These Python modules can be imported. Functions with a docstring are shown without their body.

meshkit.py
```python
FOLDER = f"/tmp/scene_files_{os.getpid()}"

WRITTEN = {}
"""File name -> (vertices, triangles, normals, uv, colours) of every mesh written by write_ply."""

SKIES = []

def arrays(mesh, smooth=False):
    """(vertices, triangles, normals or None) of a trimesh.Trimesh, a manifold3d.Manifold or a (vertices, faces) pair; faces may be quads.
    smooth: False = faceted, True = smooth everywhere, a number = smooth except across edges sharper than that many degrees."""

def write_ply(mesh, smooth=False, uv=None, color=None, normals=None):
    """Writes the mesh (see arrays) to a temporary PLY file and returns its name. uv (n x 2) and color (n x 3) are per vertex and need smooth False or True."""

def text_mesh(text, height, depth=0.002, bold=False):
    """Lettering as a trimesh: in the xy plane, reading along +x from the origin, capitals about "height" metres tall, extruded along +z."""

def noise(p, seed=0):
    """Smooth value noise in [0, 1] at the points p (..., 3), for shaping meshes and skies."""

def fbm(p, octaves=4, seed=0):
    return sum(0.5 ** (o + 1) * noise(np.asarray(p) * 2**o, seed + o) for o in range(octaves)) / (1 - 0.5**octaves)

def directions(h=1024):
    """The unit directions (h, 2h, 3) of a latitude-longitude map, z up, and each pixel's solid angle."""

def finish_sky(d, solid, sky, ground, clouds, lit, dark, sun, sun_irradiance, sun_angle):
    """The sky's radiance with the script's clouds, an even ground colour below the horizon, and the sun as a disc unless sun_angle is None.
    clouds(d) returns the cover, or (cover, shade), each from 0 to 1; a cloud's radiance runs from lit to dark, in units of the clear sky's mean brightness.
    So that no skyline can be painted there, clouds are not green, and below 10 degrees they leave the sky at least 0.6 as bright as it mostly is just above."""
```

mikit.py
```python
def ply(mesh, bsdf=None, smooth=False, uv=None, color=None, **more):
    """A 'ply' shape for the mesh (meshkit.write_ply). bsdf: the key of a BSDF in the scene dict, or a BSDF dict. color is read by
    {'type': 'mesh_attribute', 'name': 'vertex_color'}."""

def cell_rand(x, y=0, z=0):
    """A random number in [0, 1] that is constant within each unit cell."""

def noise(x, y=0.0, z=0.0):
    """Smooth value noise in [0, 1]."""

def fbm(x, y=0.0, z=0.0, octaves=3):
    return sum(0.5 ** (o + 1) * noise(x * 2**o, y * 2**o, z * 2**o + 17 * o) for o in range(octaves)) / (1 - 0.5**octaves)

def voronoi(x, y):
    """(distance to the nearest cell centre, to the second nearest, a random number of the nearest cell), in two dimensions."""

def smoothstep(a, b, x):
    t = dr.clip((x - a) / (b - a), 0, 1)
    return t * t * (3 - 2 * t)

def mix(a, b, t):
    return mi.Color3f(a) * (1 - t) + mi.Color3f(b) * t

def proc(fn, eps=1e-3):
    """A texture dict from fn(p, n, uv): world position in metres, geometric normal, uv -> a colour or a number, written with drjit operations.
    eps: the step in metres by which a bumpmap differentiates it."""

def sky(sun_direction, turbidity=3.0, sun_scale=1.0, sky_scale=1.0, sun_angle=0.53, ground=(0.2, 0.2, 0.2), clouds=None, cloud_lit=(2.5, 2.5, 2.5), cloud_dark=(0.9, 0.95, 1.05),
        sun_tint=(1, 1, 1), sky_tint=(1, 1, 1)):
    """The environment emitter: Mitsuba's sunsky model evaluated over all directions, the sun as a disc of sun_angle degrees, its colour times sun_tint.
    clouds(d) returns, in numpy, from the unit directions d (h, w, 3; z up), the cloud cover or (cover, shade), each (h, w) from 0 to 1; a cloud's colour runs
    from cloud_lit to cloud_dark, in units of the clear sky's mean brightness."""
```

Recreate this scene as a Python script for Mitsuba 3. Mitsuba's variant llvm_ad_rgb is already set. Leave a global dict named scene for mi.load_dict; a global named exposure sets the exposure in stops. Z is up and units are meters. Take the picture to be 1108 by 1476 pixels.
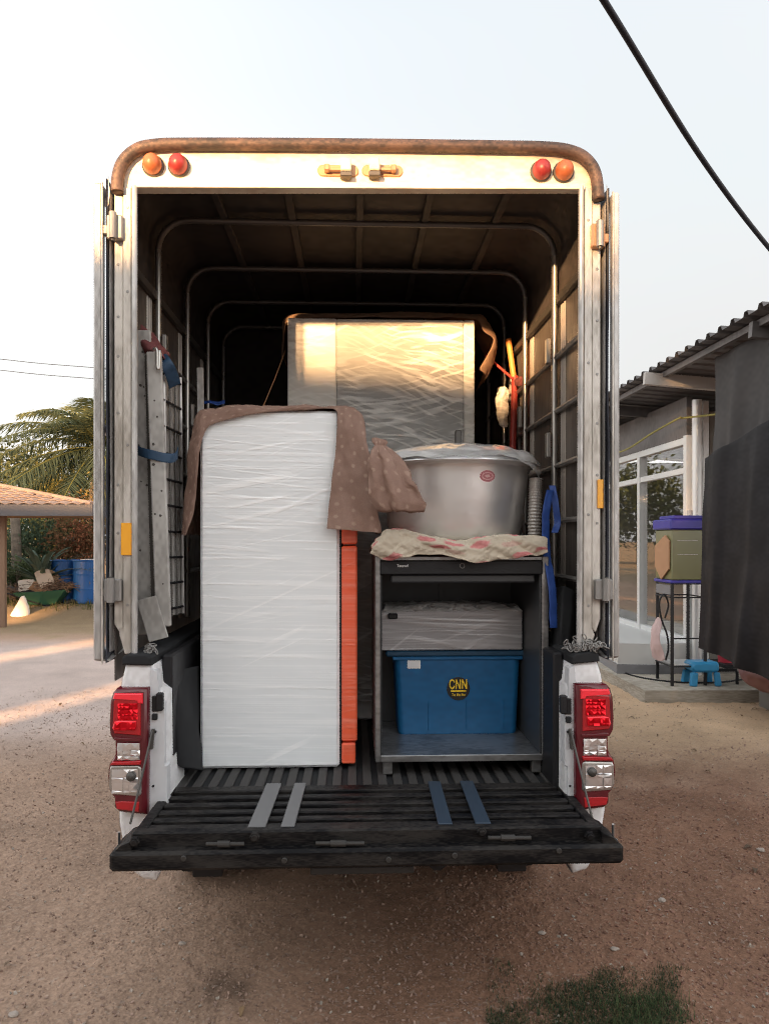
import math, random
import numpy as np
import trimesh
import manifold3d as m3
import drjit as dr
import mitsuba as mi
import mikit, meshkit
from mikit import proc, noise, fbm, smoothstep, mix, voronoi, cell_rand

# ------------------------------------------------------------------ camera, sky, exposure
YAW, FPX, EYE, CX, HORIZON = math.radians(2.3), 1108.0, 1.65, 554.0, 780.0
T = mi.ScalarTransform4f
scene, labels = {}, {}
scene['camera'] = {
    'type': 'perspective', 'fov': 2 * math.degrees(math.atan(554 / FPX)), 'fov_axis': 'x', 'near_clip': 0.05, 'far_clip': 3000.0,
    'principal_point_offset_y': -42 / 1476,
    'to_world': T().look_at(origin=[0, 0, EYE], target=[math.sin(YAW), math.cos(YAW), EYE], up=[0, 0, 1])}
SUN_AZ, SUN_EL = math.radians(24.6), math.radians(7.5)
SUN = [-math.sin(SUN_AZ) * math.cos(SUN_EL), -math.cos(SUN_AZ) * math.cos(SUN_EL), math.sin(SUN_EL)]


def veil(d):
    """Thin bright haze over the whole sky, thinner overhead and less bright away from the sun."""
    n = meshkit.fbm(np.stack([d[..., 0] * 2, d[..., 1] * 2, d[..., 2] * 5], -1), 3, 5)
    cover = np.clip(0.97 + 0.2 * (n - 0.5) - 0.62 * np.clip(d[..., 2], 0, 1) ** 1.4, 0, 1)
    return cover, np.clip(0.5 - 0.5 * (d @ np.array(SUN)), 0, 1) ** 1.2


scene['sky'] = mikit.sky(SUN, turbidity=3.5, sun_scale=1.2, sun_angle=1.4, sky_tint=(0.97, 1.07, 1.0), sun_tint=(1.0, 1.05, 1.75), clouds=veil, cloud_lit=(3.3, 3.15, 3.05), cloud_dark=(0.98, 0.945, 0.955))
exposure = 4.1

# ------------------------------------------------------------------ helpers
rng = np.random.default_rng(7)
random.seed(7)


def at(px, py, Y):
    """A point of the place measured off the photograph, given how far away (world y) it stands."""
    u, w = (px - CX) / FPX, (HORIZON - py) / FPX
    dx, dy = math.sin(YAW) + math.cos(YAW) * u, math.cos(YAW) - math.sin(YAW) * u
    t = Y / dy
    return np.array([dx * t, Y, EYE + w * t])


def gnd(px, py, z=0.0):
    w = (py - HORIZON) / FPX
    t = (EYE - z) / w
    u = (px - CX) / FPX
    return np.array([(math.sin(YAW) + math.cos(YAW) * u) * t, (math.cos(YAW) - math.sin(YAW) * u) * t, z])


def XZ(px, py, Y):
    p = at(px, py, Y)
    return (p[0], p[2])


def tm(v, f):
    return trimesh.Trimesh(np.asarray(v, float), np.asarray(f, int), process=False)


def cat(ms):
    return trimesh.util.concatenate([m for m in ms if m is not None])


def tri(m):
    if hasattr(m, 'to_mesh'):
        q = m.to_mesh()
        return tm(q.vert_properties[:, :3], q.tri_verts)
    return m


_CB = None


def chamfer_unit():
    pts = np.array([[x, y, z] for x in (-1, 1) for y in (-1, 1) for z in (-1, 1)], float)
    tags = []
    for p in pts:
        for a in range(3):
            tags.append((p, a))
    v = np.array([np.eye(3)[a] * 0 + p for p, a in tags])
    h = np.array([0.8 * p + 0.2 * np.eye(3)[a] * p for p, a in tags])
    hull = trimesh.convex.convex_hull(h)
    # order hull vertices back to tags
    idx = [int(np.argmin(np.linalg.norm(h - q, axis=1))) for q in hull.vertices]
    f = np.array([[idx[i] for i in t] for t in hull.faces])
    return v, np.array([np.eye(3)[a] for p, a in tags]), f


_CV, _CA, _CF = chamfer_unit()


def box(x0, x1, y0, y1, z0, z1, b=0.003):
    c, h = np.array([(x0 + x1) / 2, (y0 + y1) / 2, (z0 + z1) / 2]), np.array([abs(x1 - x0), abs(y1 - y0), abs(z1 - z0)]) / 2
    b = min(b, 0.45 * h.min())
    return tm(c + _CV * (h - b * (1 - _CA)), _CF)


def frame_mat(d, up=(0, 0, 1)):
    d = np.asarray(d, float)
    d = d / np.linalg.norm(d)
    up = np.asarray(up, float)
    if abs(d @ up) > 0.98:
        up = np.array([0, 1.0, 0])
    s = np.cross(d, up)
    s /= np.linalg.norm(s)
    return d, s, np.cross(s, d)


def bar(p, q, w, h, up=(0, 0, 1), b=0.002):
    """A straight bar of section w (sideways) x h (along up)."""
    p, q = np.asarray(p, float), np.asarray(q, float)
    d, s, u = frame_mat(q - p, up)
    L = np.linalg.norm(q - p)
    m = box(0, L, -w / 2, w / 2, -h / 2, h / 2, b)
    v = m.vertices
    return tm(p + v[:, :1] * d - v[:, 1:2] * s + v[:, 2:] * u, m.faces)


def smooth_path(pts, n=8):
    p = np.asarray(pts, float)
    P = np.vstack([2 * p[0] - p[1], p, 2 * p[-1] - p[-2]])
    out = []
    for i in range(len(p) - 1):
        a, b, c, d = P[i:i + 4]
        for t in np.arange(n) / n:
            out.append(0.5 * (2 * b + (c - a) * t + (2 * a - 5 * b + 4 * c - d) * t * t + (3 * b - a - 3 * c + d) * t ** 3))
    out.append(p[-1])
    return np.array(out)


def tube(pts, r, sides=8, cap=True):
    p = np.asarray(pts, float)
    r = np.broadcast_to(np.asarray(r, float), (len(p),))
    t = np.gradient(p, axis=0)
    t /= np.linalg.norm(t, axis=1, keepdims=True) + 1e-12
    a = np.cross(t[0], [0, 0, 1.0] if abs(t[0][2]) < 0.9 else [1.0, 0, 0])
    a /= np.linalg.norm(a)
    A = []
    for ti in t:
        a = a - ti * (a @ ti)
        a /= np.linalg.norm(a) + 1e-12
        A.append(a)
    A = np.array(A)
    B = np.cross(t, A)
    ang = np.arange(sides) * 2 * np.pi / sides
    v = p[:, None] + r[:, None, None] * (np.cos(ang)[None, :, None] * A[:, None] + np.sin(ang)[None, :, None] * B[:, None])
    v = v.reshape(-1, 3)
    f = []
    for i in range(len(p) - 1):
        for j in range(sides):
            k = (j + 1) % sides
            f += [[i * sides + j, i * sides + k, (i + 1) * sides + k], [i * sides + j, (i + 1) * sides + k, (i + 1) * sides + j]]
    if cap:
        n = len(v)
        v = np.vstack([v, p[:1], p[-1:]])
        for j in range(sides):
            k = (j + 1) % sides
            f += [[n, k, j], [n + 1, (len(p) - 1) * sides + j, (len(p) - 1) * sides + k]]
    return tm(v, f)


def lathe(prof, n=48, c=(0, 0, 0)):
    """prof: (r, z) from bottom to top, outside; closed at the axis where r = 0."""
    prof = np.asarray(prof, float)
    ang = np.arange(n) * 2 * np.pi / n
    v = np.stack([prof[:, None, 0] * np.cos(ang), prof[:, None, 0] * np.sin(ang), np.repeat(prof[:, 1:2], n, 1)], -1).reshape(-1, 3)
    f = []
    for i in range(len(prof) - 1):
        for j in range(n):
            k = (j + 1) % n
            f += [[i * n + j, i * n + k, (i + 1) * n + k], [i * n + j, (i + 1) * n + k, (i + 1) * n + j]]
    return tm(v + np.asarray(c, float), f)


def prism(poly, y0, y1, b=0.0):
    """An outline in x, z pulled from y1 forward to y0 with a chamfered front edge."""
    p = np.asarray(poly, float)
    if (np.roll(p[:, 0], -1) * p[:, 1] - p[:, 0] * np.roll(p[:, 1], -1)).sum() > 0:
        p = p[::-1]
    c = (p.min(0) + p.max(0)) / 2
    w = p.max(0) - p.min(0)
    cs = m3.CrossSection([(p - c).tolist()])
    body = m3.Manifold.extrude(cs, max(abs(y1 - y0) - b, 1e-4))
    if b > 0:
        s1, s2 = (w - 0.6 * b) / w, (w - 2 * b) / w
        step = m3.Manifold.extrude(cs, b * 0.55, scale_top=s1.tolist()).translate([0, 0, abs(y1 - y0) - b])
        cs2 = cs.scale(s1.tolist())
        step2 = m3.Manifold.extrude(cs2, b * 0.45, scale_top=(s2 / s1).tolist()).translate([0, 0, abs(y1 - y0) - b * 0.45])
        body = body + step + step2
    v = tri(body)
    q = v.vertices
    return tm(np.stack([q[:, 0] + c[0], max(y0, y1) - q[:, 2], q[:, 1] + c[1]], 1), v.faces)


def disc_y(c, r, t, n=24):
    """A flat round plate facing -y."""
    a = np.arange(n) * 2 * np.pi / n
    return prism(np.stack([c[0] + r * np.cos(a), c[2] + r * np.sin(a)], 1), c[1] - t, c[1], min(t * 0.4, r * 0.2))


def sheet(grid, th=0.004):
    """A cloth or foil: a (n, m, 3) grid made solid."""
    g = np.asarray(grid, float)
    n, m = g.shape[:2]
    du, dv = np.gradient(g, axis=1), np.gradient(g, axis=0)
    nn = np.cross(du, dv)
    nn /= np.linalg.norm(nn, axis=2, keepdims=True) + 1e-12
    v = np.concatenate([(g + nn * th / 2).reshape(-1, 3), (g - nn * th / 2).reshape(-1, 3)])
    i, j = np.meshgrid(np.arange(n - 1), np.arange(m - 1), indexing='ij')
    a = (i * m + j).ravel()
    q = np.stack([a, a + 1, a + m + 1, a + m], 1)
    N = n * m
    f = [q, q[:, ::-1] + N]
    ring = np.concatenate([np.arange(m), np.arange(1, n) * m + m - 1, (n - 1) * m + np.arange(m - 2, -1, -1), np.arange(n - 2, 0, -1) * m])
    nx = np.roll(ring, -1)
    f.append(np.stack([ring, ring + N, nx + N, nx], 1))
    q = np.vstack(f)
    return tm(v, np.vstack([q[:, [0, 1, 2]], q[:, [0, 2, 3]]]))


def refine(ctrl, nu, nv, cubic=True):
    """Control rows (n, m, 3) resampled to an (nv, nu, 3) grid."""
    from scipy.interpolate import CubicSpline, PchipInterpolator
    c = np.asarray(ctrl, float)
    K = PchipInterpolator
    c = K(np.linspace(0, 1, c.shape[1]), c, axis=1)(np.linspace(0, 1, nu))
    return K(np.linspace(0, 1, c.shape[0]), c, axis=0)(np.linspace(0, 1, nv))


def rumple(g, amp, freq, seed=0, octaves=3, axis=None):
    d = (meshkit.fbm(g * np.asarray(freq), octaves, seed) - 0.5) * 2
    if axis is None:
        du, dv = np.gradient(g, axis=1), np.gradient(g, axis=0)
        nn = np.cross(du, dv)
        nn /= np.linalg.norm(nn, axis=2, keepdims=True) + 1e-12
        return g + nn * d[..., None] * amp
    return g + np.asarray(axis, float) * d[..., None] * amp


def text(t, height, c, depth=0.001, sx=1.0, bold=True):
    m = meshkit.text_mesh(t, height, depth, bold)
    v = m.vertices.copy()
    mid = (v.min(0) + v.max(0)) / 2
    v = v - [mid[0], mid[1], 0]
    return tm(np.stack([c[0] + v[:, 0] * sx, c[1] - v[:, 2], c[2] + v[:, 1]], 1), m.faces)


def uniq(k):
    if k not in scene and k not in labels:
        return k
    i = 1
    while f'{k}_{i:03d}' in scene or f'{k}_{i:03d}' in labels:
        i += 1
    return f'{k}_{i:03d}'


def thing(name, label, category, group=None):
    k = uniq(name)
    labels[k] = {'label': label, 'category': category}
    if group:
        labels[k]['group'] = group
    return k


def part(parent, name, mesh, mat, smooth=False, label=None, kind=None, **kw):
    k = uniq(f'{parent}__{name}')
    scene[k] = mikit.ply(tri(mesh), mat, smooth=smooth, **kw)
    if label or kind:
        labels[k] = {}
        if label:
            labels[k]['label'] = label
        if kind:
            labels[k]['kind'] = kind
    return k


def solo(name, mesh, mat, label, category, group=None, smooth=False, **kw):
    k = thing(name, label, category, group)
    scene[k] = mikit.ply(tri(mesh), mat, smooth=smooth, **kw)
    return k


def struct(name, mesh, mat, smooth=False, **kw):
    k = uniq(name)
    scene[k] = mikit.ply(tri(mesh), mat, smooth=smooth, **kw)
    labels[k] = {'label': name.replace('_', ' '), 'kind': 'structure'}
    return k


# ------------------------------------------------------------------ materials
def rgb(*c):
    return {'type': 'rgb', 'value': list(map(float, c))}


def pr(name, col, rough=0.6, metal=0.0, two=True, bump=None, bscale=1.0, **kw):
    b = {'type': 'principled', 'base_color': col if isinstance(col, dict) else rgb(*col), 'roughness': rough if isinstance(rough, dict) else float(rough), 'metallic': metal if isinstance(metal, dict) else float(metal), **kw}
    if bump is not None:
        b = {'type': 'bumpmap', 'texture': bump, 'scale': float(bscale), 'bsdf': b}
    scene[name] = {'type': 'twosided', 'bsdf': b} if two else b
    return name


def f_ground(p, n, uv):
    x, y = p.x, p.y
    big, mid, fine = fbm(x * 0.55, y * 0.55), fbm(x * 3.1 + 7, y * 3.1), noise(x * 70, y * 70)
    grit = noise(x * 190, y * 190)
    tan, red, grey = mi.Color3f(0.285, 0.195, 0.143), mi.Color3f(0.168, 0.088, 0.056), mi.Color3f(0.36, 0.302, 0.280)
    wr = smoothstep(-0.5, 1.0, x + 1.4 * (big - 0.5)) * (1 - smoothstep(4.6, 6.6, y + 1.5 * (mid - 0.5)))  # reddish dirt; its reach to the left also paints shade on near ground
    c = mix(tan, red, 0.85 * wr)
    c = mix(c, mi.Color3f(0.37, 0.265, 0.17), smoothstep(5.0, 6.8, y) * smoothstep(0.5, 2.0, x) * 0.8)
    wg = smoothstep(5.6, 7.6, y + 1.4 * (big - 0.5)) * (1 - smoothstep(12.0, 13.5, y)) * (1 - smoothstep(-1.6, -0.6, x))
    c = mix(c, grey, 0.75 * wg)
    c = mix(c, mi.Color3f(0.16, 0.125, 0.07), smoothstep(13.0, 14.5, y + 2 * (mid - 0.5)) * (1 - smoothstep(-4.0, -2.5, x)) * 0.7)
    s1 = dr.exp(-(dr.square((x + 0.5) / 0.06) + dr.square((y - 2.88) / 0.12)) * (0.6 + mid)) + dr.exp(-(dr.square((x + 0.415) / 0.035) + dr.square((y - 2.84) / 0.07)) * (0.6 + mid))
    c = c * (1 - 0.5 * dr.minimum(s1, 1))
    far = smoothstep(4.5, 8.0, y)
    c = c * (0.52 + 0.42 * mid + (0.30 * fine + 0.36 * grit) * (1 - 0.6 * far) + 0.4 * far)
    chips = smoothstep(0.80, 0.88, noise(x * 95 + 31, y * 95)) 
    return mix(c, mi.Color3f(0.34, 0.28, 0.235), chips * 0.4)


def f_gbump(p, n, uv):
    x, y = p.x, p.y
    return 0.014 * fbm(x * 26, y * 26) + 0.0055 * noise(x * 110, y * 110) + 0.01 * fbm(x * 5, y * 5)


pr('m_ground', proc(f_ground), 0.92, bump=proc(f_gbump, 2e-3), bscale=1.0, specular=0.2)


def f_worn(a, b, sx, sy, sz, k=1.0):
    def fn(p, n, uv):
        q = fbm(p.x * sx, p.y * sy, p.z * sz) * 0.7 + 0.3 * noise(p.x * sx * 9, p.y * sy * 9, p.z * sz * 9)
        return mix(a, b, smoothstep(0.3, 0.75, q) * k)
    return fn


pr('m_alu_post', proc(f_worn((0.62, 0.585, 0.54), (0.36, 0.33, 0.29), 14, 14, 3.5)), 0.42, 0.35)
pr('m_alu', proc(f_worn((0.55, 0.54, 0.53), (0.33, 0.32, 0.31), 10, 6, 3)), 0.4, 0.45)
pr('m_board', proc(f_worn((0.47, 0.46, 0.44), (0.29, 0.28, 0.265), 9, 9, 5)), 0.55, 0.1)
pr('m_header', proc(f_worn((0.78, 0.72, 0.60), (0.62, 0.53, 0.41), 6, 6, 9)), 0.45)
pr('m_rust', proc(f_worn((0.155, 0.10, 0.08), (0.05, 0.042, 0.042), 12, 12, 12)), 0.6, 0.25)
pr('m_latch', (0.42, 0.24, 0.14), 0.45, 0.6)
pr('m_white_paint', proc(f_worn((0.78, 0.79, 0.81), (0.55, 0.54, 0.53), 9, 5, 7, 0.55)), 0.3, clearcoat=0.5)
pr('m_jamb', (0.55, 0.56, 0.58), 0.45)
pr('m_black', (0.015, 0.015, 0.017), 0.45, specular=0.3)
pr('m_black_paint', proc(f_worn((0.004, 0.004, 0.005), (0.032, 0.029, 0.027), 9, 14, 30, 0.9)), 0.5, specular=0.15)
pr('m_rubber', (0.022, 0.023, 0.025), 0.75, specular=0.2)
pr('m_hinge', (0.04, 0.038, 0.036), 0.5, 0.3)
pr('m_rib', (0.05, 0.048, 0.047), 0.65, specular=0.25)
pr('m_dark_metal', (0.09, 0.085, 0.08), 0.45, 0.5)
pr('m_grey_metal', (0.30, 0.29, 0.28), 0.45, 0.6)
pr('m_chrome', (0.85, 0.85, 0.86), 0.12, 1.0)
pr('m_mirror_facets', (0.80, 0.78, 0.78), 0.2, 0.8, clearcoat=1.0)
pr('m_bar_grey', (0.15, 0.152, 0.158), 0.5, 0.2)
pr('m_bar_blue', (0.03, 0.048, 0.075), 0.5, 0.2)
pr('m_lens_dark', (0.10, 0.004, 0.010), 0.12, clearcoat=1.0)
pr('m_lens_red', (0.40, 0.006, 0.012), 0.1, clearcoat=1.0)
pr('m_lens_facet', (0.80, 0.008, 0.02), 0.15, 0.75)
pr('m_lens_bright', (0.95, 0.03, 0.05), 0.15, clearcoat=1.0)
pr('m_amber', (0.40, 0.115, 0.045), 0.4, clearcoat=0.25)
pr('m_marker_red', (0.28, 0.028, 0.028), 0.4, clearcoat=0.25)
pr('m_reflector', (0.85, 0.38, 0.02), 0.25, clearcoat=0.8)
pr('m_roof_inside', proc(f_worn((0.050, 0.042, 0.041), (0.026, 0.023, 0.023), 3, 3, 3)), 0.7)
pr('m_tarp_dark', (0.018, 0.018, 0.022), 0.7)
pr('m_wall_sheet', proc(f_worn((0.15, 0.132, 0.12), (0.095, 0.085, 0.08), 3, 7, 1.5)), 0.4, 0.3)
pr('m_tube_steel', (0.50, 0.49, 0.47), 0.33, 0.85)
pr('m_hoop', (0.17, 0.16, 0.155), 0.45, 0.6)
pr('m_bead', (0.27, 0.245, 0.22), 0.35, 0.5)
pr('m_door_skin', (0.085, 0.09, 0.11), 0.5)


def streak(u, v, slope, fu, fv, lo, hi, seed):
    """One family of taut film creases: long thin lines at one slope."""
    vv = v + slope * u + 0.012 * noise(u * 1.7 + seed, v * 3)
    return smoothstep(lo, hi, noise(u * fu + seed * 3.1, vv * fv + seed)) * (0.35 + 0.65 * noise(u * fu * 0.6, vv * fv * 0.5, seed))


def creases(u, v, seed):
    """Stretch-film creases: long thin lines lying nearly level, some crossing."""
    patch = smoothstep(0.25, 0.6, fbm(u * 1.6 + seed, v * 2.4))
    return (streak(u, v, 0.03, 2.2, 120, 0.55, 0.95, seed) * 0.6 + streak(u, v, 0.0, 3.0, 230, 0.5, 0.95, seed + 2) * 0.5 + streak(u, v, -0.22, 2.6, 90, 0.72, 0.95, seed + 4) * 0.9 * patch
            + streak(u, v, 0.10, 2.6, 110, 0.7, 0.95, seed + 6) * 0.8 * patch + streak(u, v, -0.45, 2.4, 60, 0.86, 0.97, seed + 8) * 0.8)


def f_film_bump(p, n, uv):
    return 0.0017 * creases(p.x + p.y, p.z, 1.7) + 0.004 * fbm((p.x + p.y) * 4, p.z * 7)


def f_film_white(p, n, uv):
    c = creases(p.x + p.y, p.z, 1.7)
    return mix((0.72, 0.755, 0.78), (0.92, 0.935, 0.945), dr.minimum(c * 0.9 + 0.25 * fbm(p.x * 3, p.z * 5, 3.0), 1))


def f_film_orange(p, n, uv):
    return mix((0.82, 0.115, 0.045), (0.92, 0.33, 0.24), dr.minimum(creases(p.x + p.y, p.z, 1.7) * 0.55, 1))


FILMB = proc(f_film_bump, 1.2e-3)
pr('m_film_white', proc(f_film_white), 0.22, bump=FILMB, clearcoat=0.8, clearcoat_gloss=0.9)
pr('m_film_orange', proc(f_film_orange), 0.25, bump=FILMB, clearcoat=0.8)


def creases2(u, v):
    """Loosely wound film: short crinkles fanning at several slopes, and a few long taut bands."""
    w = 0.08 * noise(u * 4, v * 4)
    q = fbm(u * 2.5 + 2, v * 4)
    crink = streak(u, v + w, 0.10, 9, 95, 0.52, 0.9, 3.0) * 0.7 + streak(u, v - w, -0.25, 10, 80, 0.55, 0.9, 7.0) * 0.8 + streak(u, v + w, 0.40, 10, 85, 0.6, 0.92, 11.0) * 0.7
    return dr.minimum(crink * (0.35 + 1.3 * smoothstep(0.3, 0.7, q)) + 0.55 * streak(u, v, -0.55, 1.1, 15, 0.90, 0.95, 19.0) + 0.5 * streak(u, v, 0.33, 1.2, 17, 0.90, 0.95, 23.0) + 0.25 * noise(u * 40, v * 120) * q, 1.3)


def f_film_grey(p, n, uv):
    return mix((0.26, 0.265, 0.26), (0.84, 0.84, 0.82), dr.minimum(0.7 * creases2(p.x, p.z) + 0.15 * fbm(p.x * 8, p.z * 18), 1))


def f_film_cream(p, n, uv):
    return mix((0.62, 0.60, 0.55), (0.85, 0.84, 0.80), dr.minimum(creases2(p.x, p.z) + 0.2 * fbm(p.x * 8, p.z * 18), 1))


FB2 = proc(lambda p, n, uv: 0.0032 * creases2(p.x, p.z), 1.5e-3)
pr('m_film_grey', proc(f_film_grey), 0.25, bump=FB2, clearcoat=0.7)
pr('m_film_cream', proc(f_film_cream), 0.28, bump=FB2, clearcoat=0.6)
pr('m_film_steel', proc(lambda p, n, uv: mix((0.30, 0.30, 0.315), (0.62, 0.62, 0.64), dr.minimum(creases(p.x * 1.3, p.z * 0.8, 4.1) * 0.8, 1))), 0.3, 0.35, bump=proc(lambda p, n, uv: 0.0012 * creases(p.x * 1.3, p.z * 0.8, 4.1), 1.2e-3), clearcoat=0.6)


def f_dots(p, n, uv):
    # printed pale flowers in cloth coordinates
    U, V = uv.x, uv.y
    s = 0.058
    gx, gy = U / s, V / s
    gx = gx + 0.5 * (dr.floor(gy) - 2 * dr.floor(dr.floor(gy) / 2))
    jx, jy = cell_rand(dr.floor(gx), dr.floor(gy), 1) - 0.5, cell_rand(dr.floor(gx), dr.floor(gy), 2) - 0.5
    a, b = gx - dr.floor(gx) - 0.5 + 0.3 * jx, gy - dr.floor(gy) - 0.5 + 0.3 * jy
    m = (1 - smoothstep(0.09, 0.19, dr.sqrt(a * a + b * b) * (0.85 + 0.4 * noise(U * 260, V * 260)))) * (0.5 + 0.5 * cell_rand(dr.floor(gx), dr.floor(gy), 3))
    c = mix((0.215, 0.130, 0.100), (0.28, 0.178, 0.14), fbm(U * 30, V * 30)) * (0.9 + 0.2 * noise(U * 500, V * 500))
    return mix(c, (0.42, 0.30, 0.24), m * 0.75)


pr('m_dots', proc(f_dots), 0.75, sheen=0.4)
pr('m_brown_cloth', (0.20, 0.125, 0.085), 0.8, sheen=0.3)


def f_floral(p, n, uv):
    U, V = uv.x, uv.y
    d, d2, k = voronoi(U * 8, V * 8)
    petals = d + 0.22 * (fbm(U * 60, V * 60) - 0.5)
    m = (1 - smoothstep(0.24, 0.36, petals)) * smoothstep(0.25, 0.3, k)
    c = mix((0.50, 0.44, 0.35), (0.42, 0.36, 0.28), fbm(U * 14, V * 14))
    return mix(c, mix((0.42, 0.07, 0.09), (0.55, 0.22, 0.22), fbm(U * 45, V * 45)), m * 0.85)


pr('m_floral', proc(f_floral), 0.85, sheen=0.3)
pr('m_pot', proc(lambda p, n, uv: mix((0.88, 0.885, 0.89), (0.74, 0.745, 0.75), smoothstep(0.35, 0.7, fbm(p.x * 5 + p.y * 5, p.y * 3, p.z * 9)) * 0.8)), proc(lambda p, n, uv: mi.Float(0.30) + 0.12 * fbm(p.x * 9, p.y * 9, p.z * 70)), 0.8)
pr('m_steel', proc(f_worn((0.42, 0.42, 0.42), (0.24, 0.235, 0.23), 5, 5, 12)), 0.32, 0.8)
pr('m_steel_floor', proc(f_worn((0.30, 0.31, 0.33), (0.16, 0.165, 0.175), 6, 9, 5)), 0.28, 0.7)
pr('m_inner_dark', (0.035, 0.037, 0.04), 0.4)
pr('m_blue_crate', proc(f_worn((0.012, 0.115, 0.27), (0.010, 0.09, 0.22), 4, 4, 6)), 0.35)
pr('m_blue_lid', (0.01, 0.05, 0.10), 0.45)
pr('m_sticker_black', (0.015, 0.014, 0.013), 0.4)
pr('m_yellow', (0.85, 0.55, 0.03), 0.5)
pr('m_label_white', (0.75, 0.75, 0.75), 0.5)
pr('m_logo', (0.62, 0.62, 0.62), 0.5)
pr('m_sticker_red', (0.40, 0.13, 0.15), 0.45)
pr('m_sticker_pink', (0.55, 0.34, 0.34), 0.45)
pr('m_strap_blue', (0.018, 0.06, 0.26), 0.55)
pr('m_strap_navy', (0.02, 0.055, 0.11), 0.6)
pr('m_red_cloth', (0.16, 0.05, 0.05), 0.8)
pr('m_orange_pole', (0.70, 0.25, 0.06), 0.4)
pr('m_red_pole', (0.40, 0.05, 0.04), 0.45)
pr('m_duct', (0.42, 0.40, 0.38), 0.4, 0.4)
scene['m_clear_film'] = {'type': 'blendbsdf', 'weight': proc(lambda p, n, uv: dr.minimum(0.30 + 0.5 * smoothstep(0.42, 0.7, fbm(p.x * 7 + p.z * 4, p.y * 7, p.z * 22)), 0.95)),
                         'a': {'type': 'thindielectric'}, 'b': {'type': 'twosided', 'bsdf': {'type': 'principled', 'base_color': rgb(0.62, 0.62, 0.62), 'roughness': 0.25, 'clearcoat': 0.8}}}
scene['m_glass'] = {'type': 'thindielectric'}
pr('m_concrete', proc(f_worn((0.36, 0.33, 0.28), (0.22, 0.195, 0.16), 2.5, 2.5, 9)), 0.9)
pr('m_tile_grey', (0.45, 0.45, 0.44), 0.4)
pr('m_tile_dark', (0.16, 0.16, 0.17), 0.5)
pr('m_roof_sheet', proc(f_worn((0.15, 0.14, 0.14), (0.10, 0.095, 0.095), 2, 4, 2)), 0.5, 0.3)
pr('m_litter', proc(f_worn((0.20, 0.13, 0.07), (0.09, 0.06, 0.04), 3, 3, 3)), 0.85)
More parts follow.
